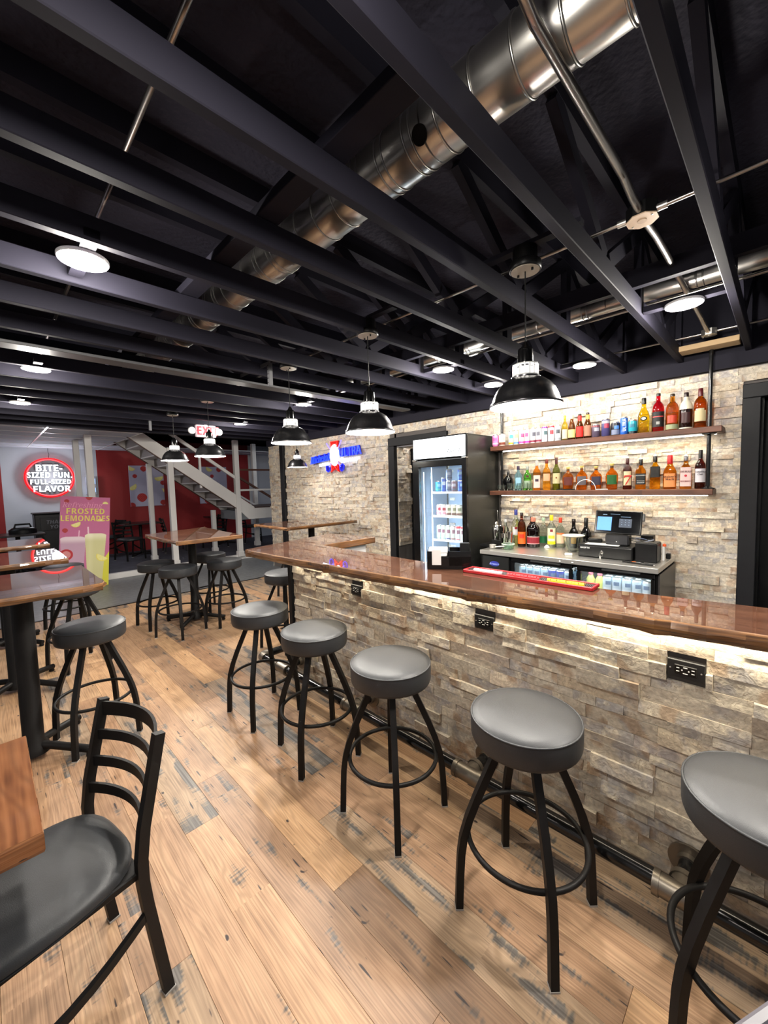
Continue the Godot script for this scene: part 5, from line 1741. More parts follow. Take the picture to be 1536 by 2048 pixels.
func shelf_goods() -> void:
	var Y := 1.911
	var Z := -3.91
	var NO := Color(0, 0, 0, 0)
	var g := "cans on the upper shelf"
	# cans from the left end of the upper shelf
	can("short pink can at the left end of the upper shelf", "std", Vector3(-2.150, Y, Z + 0.085), Color(0.88, 0.50, 0.72), Color(0.95, 0.72, 0.85), Color(0.7, 0.3, 0.55), g)
	can("short cream can with brown base, second from the upper shelf's left end", "std", Vector3(-2.078, Y, Z + 0.08), Color(0.92, 0.88, 0.84), Color(0.45, 0.2, 0.13), Color(0.8, 0.7, 0.6), g, 0.0, 0.3)
	var slim := [
		[-2.018, Color(0.80, 0.85, 0.86), Color(0.85, 0.68, 0.15), Color(0.3, 0.65, 0.85), "slim pale blue can with a yellow band on the upper shelf"],
		[-1.962, Color(0.86, 0.86, 0.74), Color(0.35, 0.55, 0.85), Color(0.85, 0.85, 0.5), "slim pale yellow can with blue base on the upper shelf"],
		[-1.902, Color(0.90, 0.86, 0.84), Color(0.9, 0.3, 0.62), Color(0.85, 0.3, 0.5), "slim white can with pink writing and base, left of a matching pair"],
		[-1.845, Color(0.90, 0.86, 0.84), Color(0.88, 0.2, 0.65), Color(0.8, 0.3, 0.5), "slim white can with magenta base, right of a matching pair"],
		[-1.785, Color(0.84, 0.83, 0.84), Color(0.5, 0.15, 0.25), Color(0.35, 0.35, 0.4), "slim grey-white can with maroon band, left of a matching pair"],
		[-1.727, Color(0.84, 0.83, 0.84), Color(0.5, 0.15, 0.25), Color(0.35, 0.35, 0.4), "slim grey-white can with maroon band, right of a matching pair"],
		[-1.668, Color(0.80, 0.80, 0.83), Color(0.78, 0.78, 0.82), Color(0.3, 0.4, 0.42), "slim silver can with purple rim and dark leaf mark"],
		[-1.605, Color(0.86, 0.85, 0.86), Color(0.84, 0.83, 0.84), Color(0.7, 0.2, 0.25), "slim silver can with bright red rim"],
		[-1.542, Color(0.84, 0.85, 0.86), Color(0.6, 0.62, 0.65), Color(0.25, 0.27, 0.3), "slim white can with grey badge, left of the yellow bottle"]]
	for i in slim.size():
		var c := can(slim[i][4], "slim", Vector3(slim[i][0], Y, Z), slim[i][1], slim[i][2], slim[i][3], g, 0.02, 0.22)
		if i == 6 or i == 7:
			obj("rim", lt([Vector2(0.0287, 0.138), Vector2(0.0287, 0.143), Vector2(0.025, 0.153)], 20), flat(Color(0.5, 0.2, 0.6) if i == 6 else Color(0.85, 0.1, 0.2), 0.3), c)
	can("dark can with red edge beside the tall brown beer bottle", "std", Vector3(-1.208, Y, Z), Color(0.30, 0.26, 0.33), Color(0.6, 0.2, 0.22), Color(0.6, 0.6, 0.65), g, 0.7, 0.86)
	can("tall silver-topped can with dark blue art", "tall", Vector3(-1.128, Y, Z), Color(0.24, 0.23, 0.4), Color(0.62, 0.63, 0.66), Color(0.6, 0.2, 0.3), g, 0.66, 0.88)
	can("short black and blue can left of the tall blue can", "std", Vector3(-1.05, Y, Z), Color(0.11, 0.12, 0.16), Color(0.42, 0.46, 0.56), Color(0.3, 0.5, 0.75), g, 0.0, 0.45)
	var uc := can("tall bright blue can with upright white lettering", "slim", Vector3(-0.985, Y, Z), Color(0.13, 0.36, 0.72), Color(0.13, 0.34, 0.7), Color(0.16, 0.40, 0.78), g)
	text("lettering", "ULTRA", 0.026, 0.001, flat(Color(0.85, 0.9, 0.95)), uc, Vector3(0, 0.085, 0.0293), Vector3(0, 0, PI / 2))
	can("short teal can right of the tall blue can", "std", Vector3(-0.92, Y, Z), Color(0.15, 0.6, 0.68), Color(0.06, 0.1, 0.14), Color(0.1, 0.4, 0.5), g, -0.06, 0.22)
	var b := bottle("slim clear yellow bottle between the white cans and beer bottles", Vector3(-1.478, Y, Z), "spirit", 0.235, 0.027, liquor("lemon", Color(0.95, 0.78, 0.12)), Color(0.92, 0.72, 0.1), Color(0.75, 0.72, 0.62), 0.08, 0.45)
	b.set_meta("category", "bottle")
	b = bottle("brown beer bottle with cream label and pale neck", Vector3(-1.415, Y, Z), "beer", 0.232, 0.031, liquor("beer", Color(0.38, 0.13, 0.03)), Color(0.8, 0.75, 0.6), Color(0.88, 0.78, 0.5), 0.1, 0.42, 2.0, 1.0, 0.84, 1.3, false, "beer bottles on the upper shelf")
	b = bottle("brown beer bottle with round red label", Vector3(-1.345, Y, Z), "beer", 0.232, 0.031, liquor("beer", Color(0.38, 0.13, 0.03)), Color(0.15, 0.07, 0.06), Color(0.85, 0.13, 0.1), 0.1, 0.5, 2.0, 1.0, 0.94, 1.2, false, "beer bottles on the upper shelf")
	obj("neck_label", patch(0.0165, 0.17, 0.215, 1.5), flat(Color(0.85, 0.13, 0.1)), b)
	b = bottle("tall brown beer bottle with brown and white label", Vector3(-1.277, Y, Z), "beer", 0.235, 0.031, liquor("beer", Color(0.38, 0.13, 0.03)), Color(0.15, 0.07, 0.06), Color(0.62, 0.42, 0.33), 0.1, 0.5, 2.0, 1.0, 0.94, 1.2, false, "beer bottles on the upper shelf")
	obj("neck_label", patch(0.0165, 0.175, 0.215, 1.5), flat(Color(0.8, 0.65, 0.3)), b)
	b = bottle("bright yellow bottle with black cap and oval badge", Vector3(-0.842, Y, Z), "cone", 0.29, 0.041, liquor("yellow", Color(0.98, 0.68, 0.04)), Color(0.04, 0.04, 0.04), NO, 0, 0, 2.0, 0.8, 0.83)
	var ov := obj("badge", lt([Vector2(0, 0.004), Vector2(0.018, 0.004), Vector2(0.024, 0.0)], 20), flat(Color(0.06, 0.06, 0.06)), b)
	ov.transform = Transform3D(Basis.from_euler(Vector3(PI / 2, 0, 0)) * Basis.from_scale(Vector3(1, 1, 0.75)), Vector3(0, 0.12, 0.034))
	ov = obj("badge_face", lt([Vector2(0, 0.0055), Vector2(0.015, 0.005)], 20), flat(Color(0.85, 0.85, 0.8)), b)
	ov.transform = Transform3D(Basis.from_euler(Vector3(PI / 2, 0, 0)) * Basis.from_scale(Vector3(1, 1, 0.7)), Vector3(0, 0.12, 0.034))
	b = bottle("ruby red bottle with black label on the upper shelf", Vector3(-0.742, Y, Z), "dome", 0.31, 0.041, liquor("ruby", Color(0.75, 0.01, 0.06)), Color(0.06, 0.06, 0.06), Color(0.06, 0.05, 0.055), 0.13, 0.52, 2.0, 1.0, 0.93, 1.4)
	obj("label_stripe", patch(0.0422, 0.118, 0.126, 1.0), flat(Color(0.75, 0.25, 0.25)), b)
	obj("label_ring", patch(0.0424, 0.06, 0.082, 0.28), flat(Color(0.6, 0.6, 0.58)), b)
	b = bottle("amber bottle with gold neck and pale green base label", Vector3(-0.648, Y, Z), "dome", 0.29, 0.042, liquor("amber", Color(0.92, 0.40, 0.04)), Color(0.18, 0.13, 0.08), Color(0.55, 0.58, 0.44), 0.04, 0.17, 2.0, 1.0, 0.93, 1.3)
	obj("script", patch(0.043, 0.06, 0.12, 0.8), flat(Color(0.72, 0.22, 0.1)), b)
	b = bottle("cream and dark brown bottle with small dark red label", Vector3(-0.56, Y, Z), "dome", 0.285, 0.042, flat(Color(0.10, 0.03, 0.03), 0.08), Color(0.12, 0.05, 0.05), NO, 0, 0, 2.0, 1.0, 0.88)
	obj("cream_shoulder", lt([Vector2(0.0425, 0.155), Vector2(0.0412, 0.181), Vector2(0.0362, 0.2), Vector2(0.0258, 0.217), Vector2(0.0175, 0.226), Vector2(0.0155, 0.25)], 28), flat(Color(0.86, 0.83, 0.74), 0.15), b)
	obj("label", patch(0.0428, 0.05, 0.13, 0.7), flat(Color(0.2, 0.05, 0.06)), b)
	obj("base", lt([Vector2(0.0425, 0.001), Vector2(0.0428, 0.016)], 24), flat(Color(0.8, 0.78, 0.72), 0.2), b)
	b = bottle("orange bourbon bottle with dark red cap and arched label at the upper shelf's right end", Vector3(-0.472, Y, Z), "dome", 0.30, 0.041, liquor("orange", Color(0.90, 0.30, 0.02)), Color(0.32, 0.04, 0.08), Color(0.78, 0.72, 0.55), 0.17, 0.44, 2.0, 1.0, 0.80, 0.95)
	obj("label_arch", patch(0.0416, 0.132, 0.147, 0.6), flat(Color(0.78, 0.72, 0.55)), b)

	# lower shelf
	Y = 1.451
	Z = -3.91
	bottle("small black bottle at the lower shelf's left end behind the glasses", Vector3(-2.07, Y, Z - 0.03), "squat", 0.2, 0.048, flat(Color(0.015, 0.015, 0.02), 0.08), Color(0.1, 0.1, 0.1), NO, 0, 0)
	b = bottle("pale blue gin bottle on the lower shelf", Vector3(-1.943, Y, Z), "spirit", 0.25, 0.036, liquor("blue", Color(0.42, 0.78, 0.95), 0.04), Color(0.16, 0.1, 0.2), Color(0.55, 0.72, 0.82), 0.2, 0.52, 5.0, 0.8, 0.84, 0.6)
	b = bottle("bright green gin bottle on the lower shelf", Vector3(-1.845, Y, Z), "spirit", 0.243, 0.036, liquor("green", Color(0.2, 0.85, 0.18)), Color(0.55, 0.57, 0.55), Color(0.62, 0.7, 0.6), 0.1, 0.4, 2.0, 1.0, 0.84, 1.1)
	obj("seal", patch(0.0375, 0.128, 0.15, 0.35), flat(Color(0.25, 0.1, 0.05)), b)
	b = bottle("orange bottle with white label and silver cap, between green and light orange bottles", Vector3(-1.748, Y, Z), "spirit", 0.295, 0.036, liquor("peach", Color(0.88, 0.36, 0.08)), Color(0.7, 0.7, 0.7), Color(0.85, 0.78, 0.74), 0.08, 0.5, 4.0, 0.85, 0.82, 0.8)
	obj("emblem", patch(0.0375, 0.085, 0.11, 0.4, 4.0, 0.85), flat(Color(0.2, 0.12, 0.2)), b)
	b = bottle("light orange bottle with red cap and peach label", Vector3(-1.65, Y, Z), "spirit", 0.30, 0.036, liquor("tangerine", Color(0.96, 0.50, 0.08)), Color(0.4, 0.1, 0.08), Color(0.9, 0.66, 0.5), 0.3, 0.53, 3.0, 0.9, 0.86, 0.8)
	b = bottle("dark green whiskey bottle with cream label", Vector3(-1.556, Y, Z), "spirit", 0.31, 0.034, liquor("bottlegreen", Color(0.22, 0.3, 0.04)), Color(0.28, 0.08, 0.1), Color(0.80, 0.76, 0.58), 0.2, 0.52, 2.0, 1.0, 0.80, 1.2)
	obj("emblem", patch(0.0352, 0.11, 0.125, 0.2), flat(Color(0.5, 0.3, 0.15)), b)
	var wh := liquor("whisky", Color(0.80, 0.24, 0.03))
	var cr := [[-1.447, Color(0.36, 0.13, 0.1), "maroon", 0.215], [-1.325, Color(0.36, 0.34, 0.36), "grey", 0.22], [-1.203, Color(0.16, 0.14, 0.22), "navy", 0.21], [-1.075, Color(0.08, 0.33, 0.12), "green", 0.228]]
	for e in cr:
		b = bottle("rounded amber whisky bottle with gold stopper and %s label" % e[2], Vector3(e[0], Y, Z), "squat", e[3], 0.049, wh, NO, e[1], 0.2, 0.56, 2.6, 0.62, 0.86, 0.75)
		obj("stopper", lt([Vector2(0.012, e[3] * 0.9), Vector2(0.012, e[3] * 0.93), Vector2(0.018, e[3] * 0.94), Vector2(0.019, e[3] * 0.985), Vector2(0.0, e[3])], 18), flat(Color(0.82, 0.74, 0.42), 0.3), b)
		obj("neck_band", lt([Vector2(0.0138, e[3] * 0.84), Vector2(0.0138, e[3] * 0.885)], 16), flat(Color(0.16, 0.12, 0.08)), b)
	b = bottle("tall dark red bottle with pour spout and big red 7 on cream label", Vector3(-0.955, Y, Z), "dome", 0.265, 0.034, liquor("darkred", Color(0.16, 0.02, 0.015)), Color(0.25, 0.1, 0.08), Color(0.84, 0.78, 0.62), 0.13, 0.58, 2.0, 1.0, 0.84, 0.95, true)
	words(b, "7", 0.085, 0.078, 0.0365, Color(0.75, 0.06, 0.06), "Droid Serif", 0.1, 1.0)
	b = bottle("square whiskey bottle with black label and black neck", Vector3(-0.857, Y, Z), "spirit", 0.25, 0.038, liquor("whiskey2", Color(0.88, 0.36, 0.03)), Color(0.04, 0.04, 0.04), Color(0.05, 0.05, 0.05), 0.16, 0.52, 6.0, 0.95, 0.80, 0.78, true)
	words(b, "JACK DANIEL'S", 0.0095, 0.115, 0.0375, Color(0.8, 0.8, 0.78), "Droid Sans", 0.0, 0.85)
	words(b, "Tennessee", 0.008, 0.07, 0.0375, Color(0.8, 0.8, 0.78))
	words(b, "WHISKEY", 0.009, 0.055, 0.0375, Color(0.8, 0.8, 0.78))
	b = bottle("square honey coloured bottle with black label and pour spout", Vector3(-0.755, Y, Z), "spirit", 0.27, 0.037, liquor("honey", Color(0.96, 0.50, 0.03)), Color(0.04, 0.04, 0.04), Color(0.07, 0.06, 0.04), 0.36, 0.68, 6.0, 0.9, 0.82, 0.78, true)
	b = bottle("amber bottle sealed with dripping red wax", Vector3(-0.655, Y, Z), "cone", 0.27, 0.045, liquor("bourbon", Color(0.95, 0.38, 0.06)), Color(0.68, 0.03, 0.07), Color(0.88, 0.56, 0.32), 0.06, 0.46, 3.5, 0.75, 0.74, 0.75)
	words(b, "Maker's", 0.016, 0.098, 0.036, Color(0.25, 0.1, 0.05), "Droid Serif")
	words(b, "Mark", 0.016, 0.078, 0.036, Color(0.25, 0.1, 0.05), "Droid Serif")
	b = bottle("square amber bourbon bottle with pinkish white label and silver collar", Vector3(-0.552, Y, Z), "spirit", 0.255, 0.038, liquor("bourbon2", Color(0.94, 0.42, 0.1)), Color(0.45, 0.45, 0.47), Color(0.86, 0.74, 0.72), 0.08, 0.66, 6.0, 0.9, 0.86, 0.78, true)
	words(b, "JIM BEAM", 0.014, 0.135, 0.0362, Color(0.3, 0.15, 0.15), "Droid Serif", 0.0, 0.8)
	words(b, "BOURBON", 0.012, 0.06, 0.0362, Color(0.5, 0.15, 0.18), "Droid Serif", 0.0, 0.8)
	ov = obj("seal", lt([Vector2(0, 0.001), Vector2(0.009, 0.0)], 18), flat(Color(0.75, 0.12, 0.2)), b)
	ov.transform = Transform3D(Basis.from_euler(Vector3(PI / 2, 0, 0)), Vector3(0, 0.103, 0.036))
	b = bottle("dark whisky bottle with white script label at the lower shelf's right end", Vector3(-0.462, Y, Z), "spirit", 0.295, 0.034, liquor("darkred2", Color(0.13, 0.02, 0.02)), Color(0.05, 0.03, 0.03), Color(0.80, 0.78, 0.80), 0.17, 0.52, 2.0, 1.0, 0.78, 1.1)
	words(b, "Canadian", 0.012, 0.130, 0.036, Color(0.15, 0.15, 0.2), "Droid Serif", 0.3, 0.85)
	words(b, "Club", 0.012, 0.110, 0.036, Color(0.15, 0.15, 0.2), "Droid Serif", 0.3, 0.85)
	# glasses in front of the left bottles
	var cg := glass("clear_glass", Color(0.97, 1.0, 0.98), 0.01, 0.05)
	var spots := [[-2.13, 0.04, 0.06, 0.028], [-2.085, 0.03, 0.055, 0.03], [-2.02, 0.045, 0.075, 0.026], [-1.965, 0.04, 0.07, 0.028], [-1.905, 0.045, 0.075, 0.027], [-1.85, 0.04, 0.08, 0.026], [-1.795, 0.05, 0.07, 0.026]]
	var gl0: Node3D
	for i in spots.size():
		var s: Array = spots[i]
		if gl0 == null:
			gl0 = thing("shot_glass", "", "glass")
			obj("tumbler", lt([Vector2(0, 0), Vector2(0.75, 0), Vector2(0.8, 0.03), Vector2(1, 1), Vector2(0.93, 1), Vector2(0.72, 0.25), Vector2(0, 0.2)], 18), cg, gl0)
			gl0.position = Vector3(s[0], Y, Z + s[1])
			tag(gl0, "clear shot glass, leftmost in the cluster at the lower shelf's left end", "glass", "clear glasses on the lower shelf")
			gl0.scale = Vector3(s[3], s[2], s[3])
		else:
			var d := dup(gl0, "shot_glass", Vector3(s[0], Y, Z + s[1]), 0.0, "clear shot glass, %s from left in the cluster at the lower shelf's left end" % ["first", "second", "third", "fourth", "fifth", "sixth", "seventh"][i], "clear glasses on the lower shelf")
			d.scale = Vector3(s[3], s[2], s[3])
	var t := thing("tray", "flat black tray under the first round whisky bottle", "tray", Vector3(-1.44, Y, Z + 0.075))
	obj("plate", bx(Vector3(0, 0.004, 0), Vector3(0.16, 0.008, 0.05), 0.003), mat("satin_black"), t)
	t = thing("white_cable", "white cable looped in front of the round whisky bottles", "cable", Vector3(-1.265, Y, Z + 0.08))
	var pts := []
	for i in 25:
		var a := PI * (1.05 - i / 24.0 * 1.1)
		pts.append(Vector3(cos(a) * 0.085, 0.004 + maxf(0.0, sin(a)) * 0.088, 0.004 * sin(a * 3)))
	for i in 8:
		pts.append(Vector3(0.085 + i * 0.014, 0.004, 0.006 * sin(i * 2.0)))
	obj("cord", tb(pts, 0.0028, 8), flat(Color(0.9, 0.9, 0.9), 0.4), t)

# ---------------------------------------------------------------- steel worktop
func counter_goods() -> void:
	var Y := 0.901
	var NO := Color(0, 0, 0, 0)
	var clear := glass("clear_spirit", Color(0.93, 0.98, 0.95), 0.02, 0.035)
	var b := bottle("clear bottle with silver cap and blue label left of the tall vodka bottle", Vector3(-2.03, Y, -3.80), "spirit", 0.255, 0.034, clear, Color(0.7, 0.7, 0.7), Color(0.62, 0.66, 0.72), 0.25, 0.45, 2.0, 1.0, 0.88, 0.8, false, "bottles on the steel worktop")
	b = bottle("clear bottle of pale yellow liquor with silver cap", Vector3(-1.985, Y, -3.90), "spirit", 0.265, 0.033, liquor("paleyellow", Color(0.92, 0.88, 0.35)), Color(0.72, 0.72, 0.7), Color(0.85, 0.82, 0.45), 0.35, 0.6, 2.0, 1.0, 0.88, 0.8, false, "bottles on the steel worktop")
	b = bottle("tall clear bottle with blue cap and round red seal", Vector3(-1.905, Y, -3.78), "spirit", 0.36, 0.042, clear, Color(0.16, 0.2, 0.5), Color(0.80, 0.80, 0.80), 0.3, 0.52, 2.0, 1.0, 0.85, 0.8, false, "bottles on the steel worktop")
	var ov := obj("seal", patch(0.0432, 0.165, 0.19, 0.3), flat(Color(0.5, 0.1, 0.12)), b)
	b = bottle("brown bottle with bright orange label on the steel worktop", Vector3(-1.825, Y, -3.74), "dome", 0.335, 0.039, liquor("brown", Color(0.20, 0.05, 0.015)), Color(0.12, 0.05, 0.03), Color(0.92, 0.38, 0.07), 0.09, 0.44, 2.0, 1.0, 0.91, 1.2, false, "bottles on the steel worktop")
	obj("label_flame", patch(0.0398, 0.085, 0.125, 0.6), flat(Color(0.85, 0.16, 0.04)), b)
	obj("neck_band", lt([Vector2(0.0142, 0.262), Vector2(0.0142, 0.278)], 16), flat(Color(0.85, 0.6, 0.5)), b)
	b = bottle("brown bottle half hidden behind the big dark bottle", Vector3(-1.80, Y, -3.90), "dome", 0.285, 0.036, liquor("brown", Color(0.20, 0.05, 0.015)), Color(0.08, 0.04, 0.03), NO, 0, 0, 2.0, 1.0, 0.88, 1.2, false, "bottles on the steel worktop")
	b = bottle("big dark rum bottle with crimson label on the steel worktop", Vector3(-1.722, Y, -3.77), "dome", 0.29, 0.061, flat(Color(0.035, 0.01, 0.012), 0.06), Color(0.72, 0.45, 0.36), Color(0.50, 0.05, 0.12), 0.13, 0.34, 2.0, 0.8, 0.86, 1.1, false, "bottles on the steel worktop")
	obj("label_edge", patch(0.0624, 0.100, 0.106, 1.1, 2.0, 0.8), flat(Color(0.8, 0.7, 0.68)), b)
	obj("label_edge", patch(0.0624, 0.034, 0.04, 1.1, 2.0, 0.8), flat(Color(0.8, 0.6, 0.6)), b)
	b = bottle("clear bottle with green label and pale green cap", Vector3(-1.69, Y, -3.93), "spirit", 0.275, 0.042, clear, Color(0.62, 0.72, 0.62), Color(0.10, 0.42, 0.24), 0.1, 0.34, 2.0, 1.0, 0.88, 1.1, false, "bottles on the steel worktop")
	b = bottle("clear bottle with yellow cap and yellow label", Vector3(-1.585, Y, -3.87), "spirit", 0.31, 0.041, clear, Color(0.88, 0.76, 0.05), Color(0.85, 0.84, 0.72), 0.16, 0.6, 2.0, 1.0, 0.83, 1.0, false, "bottles on the steel worktop")
	obj("label_fruit", patch(0.0425, 0.085, 0.115, 0.7), flat(Color(0.85, 0.78, 0.2)), b)
	obj("label_base", patch(0.0425, 0.03, 0.06, 1.0), flat(Color(0.88, 0.85, 0.1)), b)
	ov = obj("seal", patch(0.0425, 0.15, 0.175, 0.3), flat(Color(0.5, 0.1, 0.12)), b)
	b = bottle("clear bottle with orange cap and pale orange label", Vector3(-1.512, Y, -3.90), "spirit", 0.285, 0.039, clear, Color(0.75, 0.2, 0.08), Color(0.84, 0.72, 0.6), 0.14, 0.5, 2.0, 1.0, 0.83, 1.0, false, "bottles on the steel worktop")
	obj("label_top", patch(0.0405, 0.125, 0.142, 1.0), flat(Color(0.8, 0.42, 0.2)), b)
	b = bottle("black bottle with round gold label next to the white bowl", Vector3(-1.40, Y, -3.93), "wine", 0.275, 0.045, flat(Color(0.02, 0.018, 0.015), 0.06), Color(0.1, 0.06, 0.05), Color(0.68, 0.5, 0.18), 0.15, 0.42, 2.0, 1.0, 0.88, 0.6, false, "bottles on the steel worktop")
	b = bottle("plain black wine bottle beside the register screen", Vector3(-1.29, Y, -3.93), "wine", 0.29, 0.046, flat(Color(0.02, 0.02, 0.018), 0.06), Color(0.04, 0.04, 0.04), NO, 0, 0, 2.0, 1.0, 0.74, 1.0, false, "bottles on the steel worktop")

	# tools on a black mat
	var t := thing("bar_caddy_tray", "black bar tray holding the chrome shakers beside the tall cooler", "tray", Vector3(-2.04, Y, -3.62))
	obj("mat", bx(Vector3(0, 0.014, 0), Vector3(0.22, 0.028, 0.24), 0.004), mat("satin_black"), t)
	obj("rim", bx(Vector3(0.055, 0.05, 0.09), Vector3(0.1, 0.05, 0.02), 0.004), mat("satin_black"), t)
	t = thing("cocktail_shaker", "chrome cobbler shaker standing on the black bar tray", "shaker", Vector3(-2.06, Y + 0.028, -3.66))
	obj("cup", lt([Vector2(0, 0), Vector2(0.027, 0), Vector2(0.03, 0.01), Vector2(0.04, 0.13), Vector2(0.04, 0.135)], 28), mat("chrome"), t)
	obj("cap", lt([Vector2(0.041, 0.135), Vector2(0.04, 0.15), Vector2(0.028, 0.175), Vector2(0.018, 0.182), Vector2(0.018, 0.182), Vector2(0.018, 0.205), Vector2(0.012, 0.214), Vector2(0, 0.216)], 28), mat("chrome"), t)
	t = thing("shaker_tin", "tall chrome shaker tin with a bar spoon behind the cobbler shaker", "shaker", Vector3(-2.01, Y + 0.028, -3.68))
	obj("cup", lt([Vector2(0, 0), Vector2(0.03, 0), Vector2(0.043, 0.17), Vector2(0.045, 0.172), Vector2(0.041, 0.17), Vector2(0.028, 0.004), Vector2(0, 0.003)], 28), mat("chrome"), t)
	t = thing("bar_spoon", "long thin bar spoon standing in the shaker tin", "spoon", Vector3(-2.03, Y + 0.035, -3.68))
	obj("shaft", tb([Vector3(0, 0, 0), Vector3(-0.025, 0.3, 0)], 0.003, 8), mat("chrome"), t)
	obj("tip", lt([Vector2(0, 0.29), Vector2(0.006, 0.3), Vector2(0.006, 0.315), Vector2(0, 0.322)], 12, Vector3(-0.025, 0, 0)), mat("chrome"), t)
	for e in [[-1.955, -3.62, 0.13, "chrome jigger cup beside the tall vodka bottle"], [-1.905, -3.64, 0.15, "slender chrome cup left of the orange label bottle"]]:
		t = thing("jigger", e[3], "jigger", Vector3(e[0], Y, e[1]))
		obj("cup", lt([Vector2(0, 0), Vector2(0.026, 0), Vector2(0.028, 0.01), Vector2(0.024, e[2] * 0.45), Vector2(0.032, e[2]), Vector2(0.029, e[2]), Vector2(0.02, e[2] * 0.5), Vector2(0, e[2] * 0.48)], 24), mat("chrome"), t)
	t = thing("glass_dish", "low round glass dish with pale rim at the steel worktop's front left", "dish", Vector3(-1.862, Y, -3.535))
	obj("bowl", lt([Vector2(0, 0), Vector2(0.05, 0), Vector2(0.06, 0.045), Vector2(0.056, 0.045), Vector2(0.047, 0.008), Vector2(0, 0.008)], 28), glass("dish_glass", Color(0.8, 0.95, 0.85), 0.03, 0.05), t)
	var rr := MB.new()
	rr.torus(0.059, 0.004, Vector3(0, 0.046, 0), 32, 8)
	obj("rim", rr, flat(Color(0.82, 0.88, 0.8), 0.2), t)
	t = thing("ice_scoop", "small white scoop lying at the front of the black bar tray", "scoop", Vector3(-1.985, Y, -3.46))
	obj("bowl", lt([Vector2(0, 0), Vector2(0.03, 0.006), Vector2(0.034, 0.04), Vector2(0.03, 0.04), Vector2(0.026, 0.01), Vector2(0, 0.006)], 18), mat("steel"), t)
	obj("handle", tb([Vector3(0.03, 0.02, 0), Vector3(0.12, 0.03, -0.03)], 0.007, 10), mat("steel"), t)
	t = thing("cake_stand", "clear glass container with a white plate lid left of the cash drawer", "container", Vector3(-1.335, Y, -3.74))
	obj("jar", lt([Vector2(0, 0), Vector2(0.05, 0), Vector2(0.075, 0.1), Vector2(0.08, 0.13), Vector2(0.076, 0.13), Vector2(0.046, 0.006), Vector2(0, 0.006)], 32), glass("clear_glass", Color(0.97, 1.0, 0.98), 0.01, 0.05), t)
	obj("lid", lt([Vector2(0, 0.132), Vector2(0.07, 0.132), Vector2(0.095, 0.142), Vector2(0.095, 0.147), Vector2(0.07, 0.139), Vector2(0, 0.139)], 36), flat(Color(0.86, 0.85, 0.8), 0.25), t)
	t = thing("eraser", "small white block on the steel worktop left of the cash drawer", "block", Vector3(-1.295, Y, -3.52), 0.3)
	obj("block", bx(Vector3(0, 0.009, 0), Vector3(0.06, 0.018, 0.03), 0.004), flat(Color(0.85, 0.85, 0.83), 0.5), t)
	t = thing("napkin_scrap", "small crumpled white paper in front of the yellow cap bottle", "paper", Vector3(-1.60, Y, -3.80))
	obj("crumple", lt([Vector2(0, 0), Vector2(0.028, 0.002), Vector2(0.02, 0.012), Vector2(0.008, 0.026), Vector2(0, 0.028)], 7), flat(Color(0.9, 0.9, 0.88), 0.8), t)

	# register
	t = thing("cash_drawer", "black cash drawer with key under the register screen", "cash drawer", Vector3(-1.02, Y, -3.68))
	obj("case", bx(Vector3(0, 0.052, 0), Vector3(0.40, 0.104, 0.30), 0.004), mat("satin_black"), t)
	var fr := obj("front", bx(Vector3(0, 0.05, 0.152), Vector3(0.39, 0.088, 0.008), 0.003), flat(Color(0.04, 0.04, 0.042), 0.35), t)
	text("lettering", "SHIFT4", 0.013, 0.001, flat(Color(0.85, 0.85, 0.85)), fr, Vector3(-0.145, 0.078, 0.157), Vector3.ZERO, "Droid Sans", 700, 0.0, 1.3)
	obj("slot", bx(Vector3(0.1, 0.052, 0.1565), Vector3(0.11, 0.004, 0.001)), flat(Color(0.005, 0.005, 0.005)), fr)
	var lk := obj("lock", lt([Vector2(0.012, 0), Vector2(0.012, 0.006), Vector2(0.006, 0.008), Vector2(0, 0.008)], 18), mat("chrome"), fr)
	lk.transform = Transform3D(Basis.from_euler(Vector3(PI / 2, 0, 0)), Vector3(-0.015, 0.05, 0.156))
	var ky := MB.new()
	ky.box(Vector3(-0.015, 0.05, 0.172), Vector3(0.004, 0.016, 0.018))
	ky.torus(0.012, 0.0015, Vector3(-0.017, 0.03, 0.178), 18, 6, Basis.from_euler(Vector3(PI / 2, 0.6, 0)))
	ky.box(Vector3(-0.022, 0.008, 0.176), Vector3(0.012, 0.034, 0.002))
	obj("key", ky, mat("chrome"), fr)
	t = thing("paper_sheet", "white paper sheet lying on the cash drawer", "paper", Vector3(-1.05, Y + 0.105, -3.60), 0.06)
	obj("sheet", bx(Vector3(0, 0.001, 0), Vector3(0.25, 0.0015, 0.11)), flat(Color(0.88, 0.88, 0.87), 0.7), t)
	t = thing("card_reader", "small black card reader on the cash drawer left of the screen stand", "card reader", Vector3(-1.135, Y + 0.107, -3.68), 0.3)
	obj("case", bx(Vector3(0, 0.018, 0), Vector3(0.11, 0.03, 0.08), 0.008), mat("satin_black"), t)
	obj("face", bx(Vector3(0, 0.034, 0), Vector3(0.09, 0.002, 0.06)), mat("gloss_black"), t)
	t = thing("register_screen", "tilted register touch screen on a grey stand above the cash drawer", "screen", Vector3(-0.95, Y + 0.105, -3.66))
	obj("stand", bx(Vector3(0, 0.045, 0.01), Vector3(0.17, 0.09, 0.1), 0.01), flat(Color(0.16, 0.16, 0.17), 0.4), t)
	obj("logo_dot", bx(Vector3(0.0, 0.03, 0.0605), Vector3(0.007, 0.007, 0.001), 0.002), flat(Color(0.85, 0.85, 0.85)), t)
	var sc := obj("display", bx(Vector3.ZERO, Vector3(0.335, 0.19, 0.022), 0.006), mat("gloss_black"), t)
	sc.position = Vector3(0.005, 0.185, 0.045)
	sc.rotation = Vector3(deg_to_rad(-14), 0.05, -0.02)
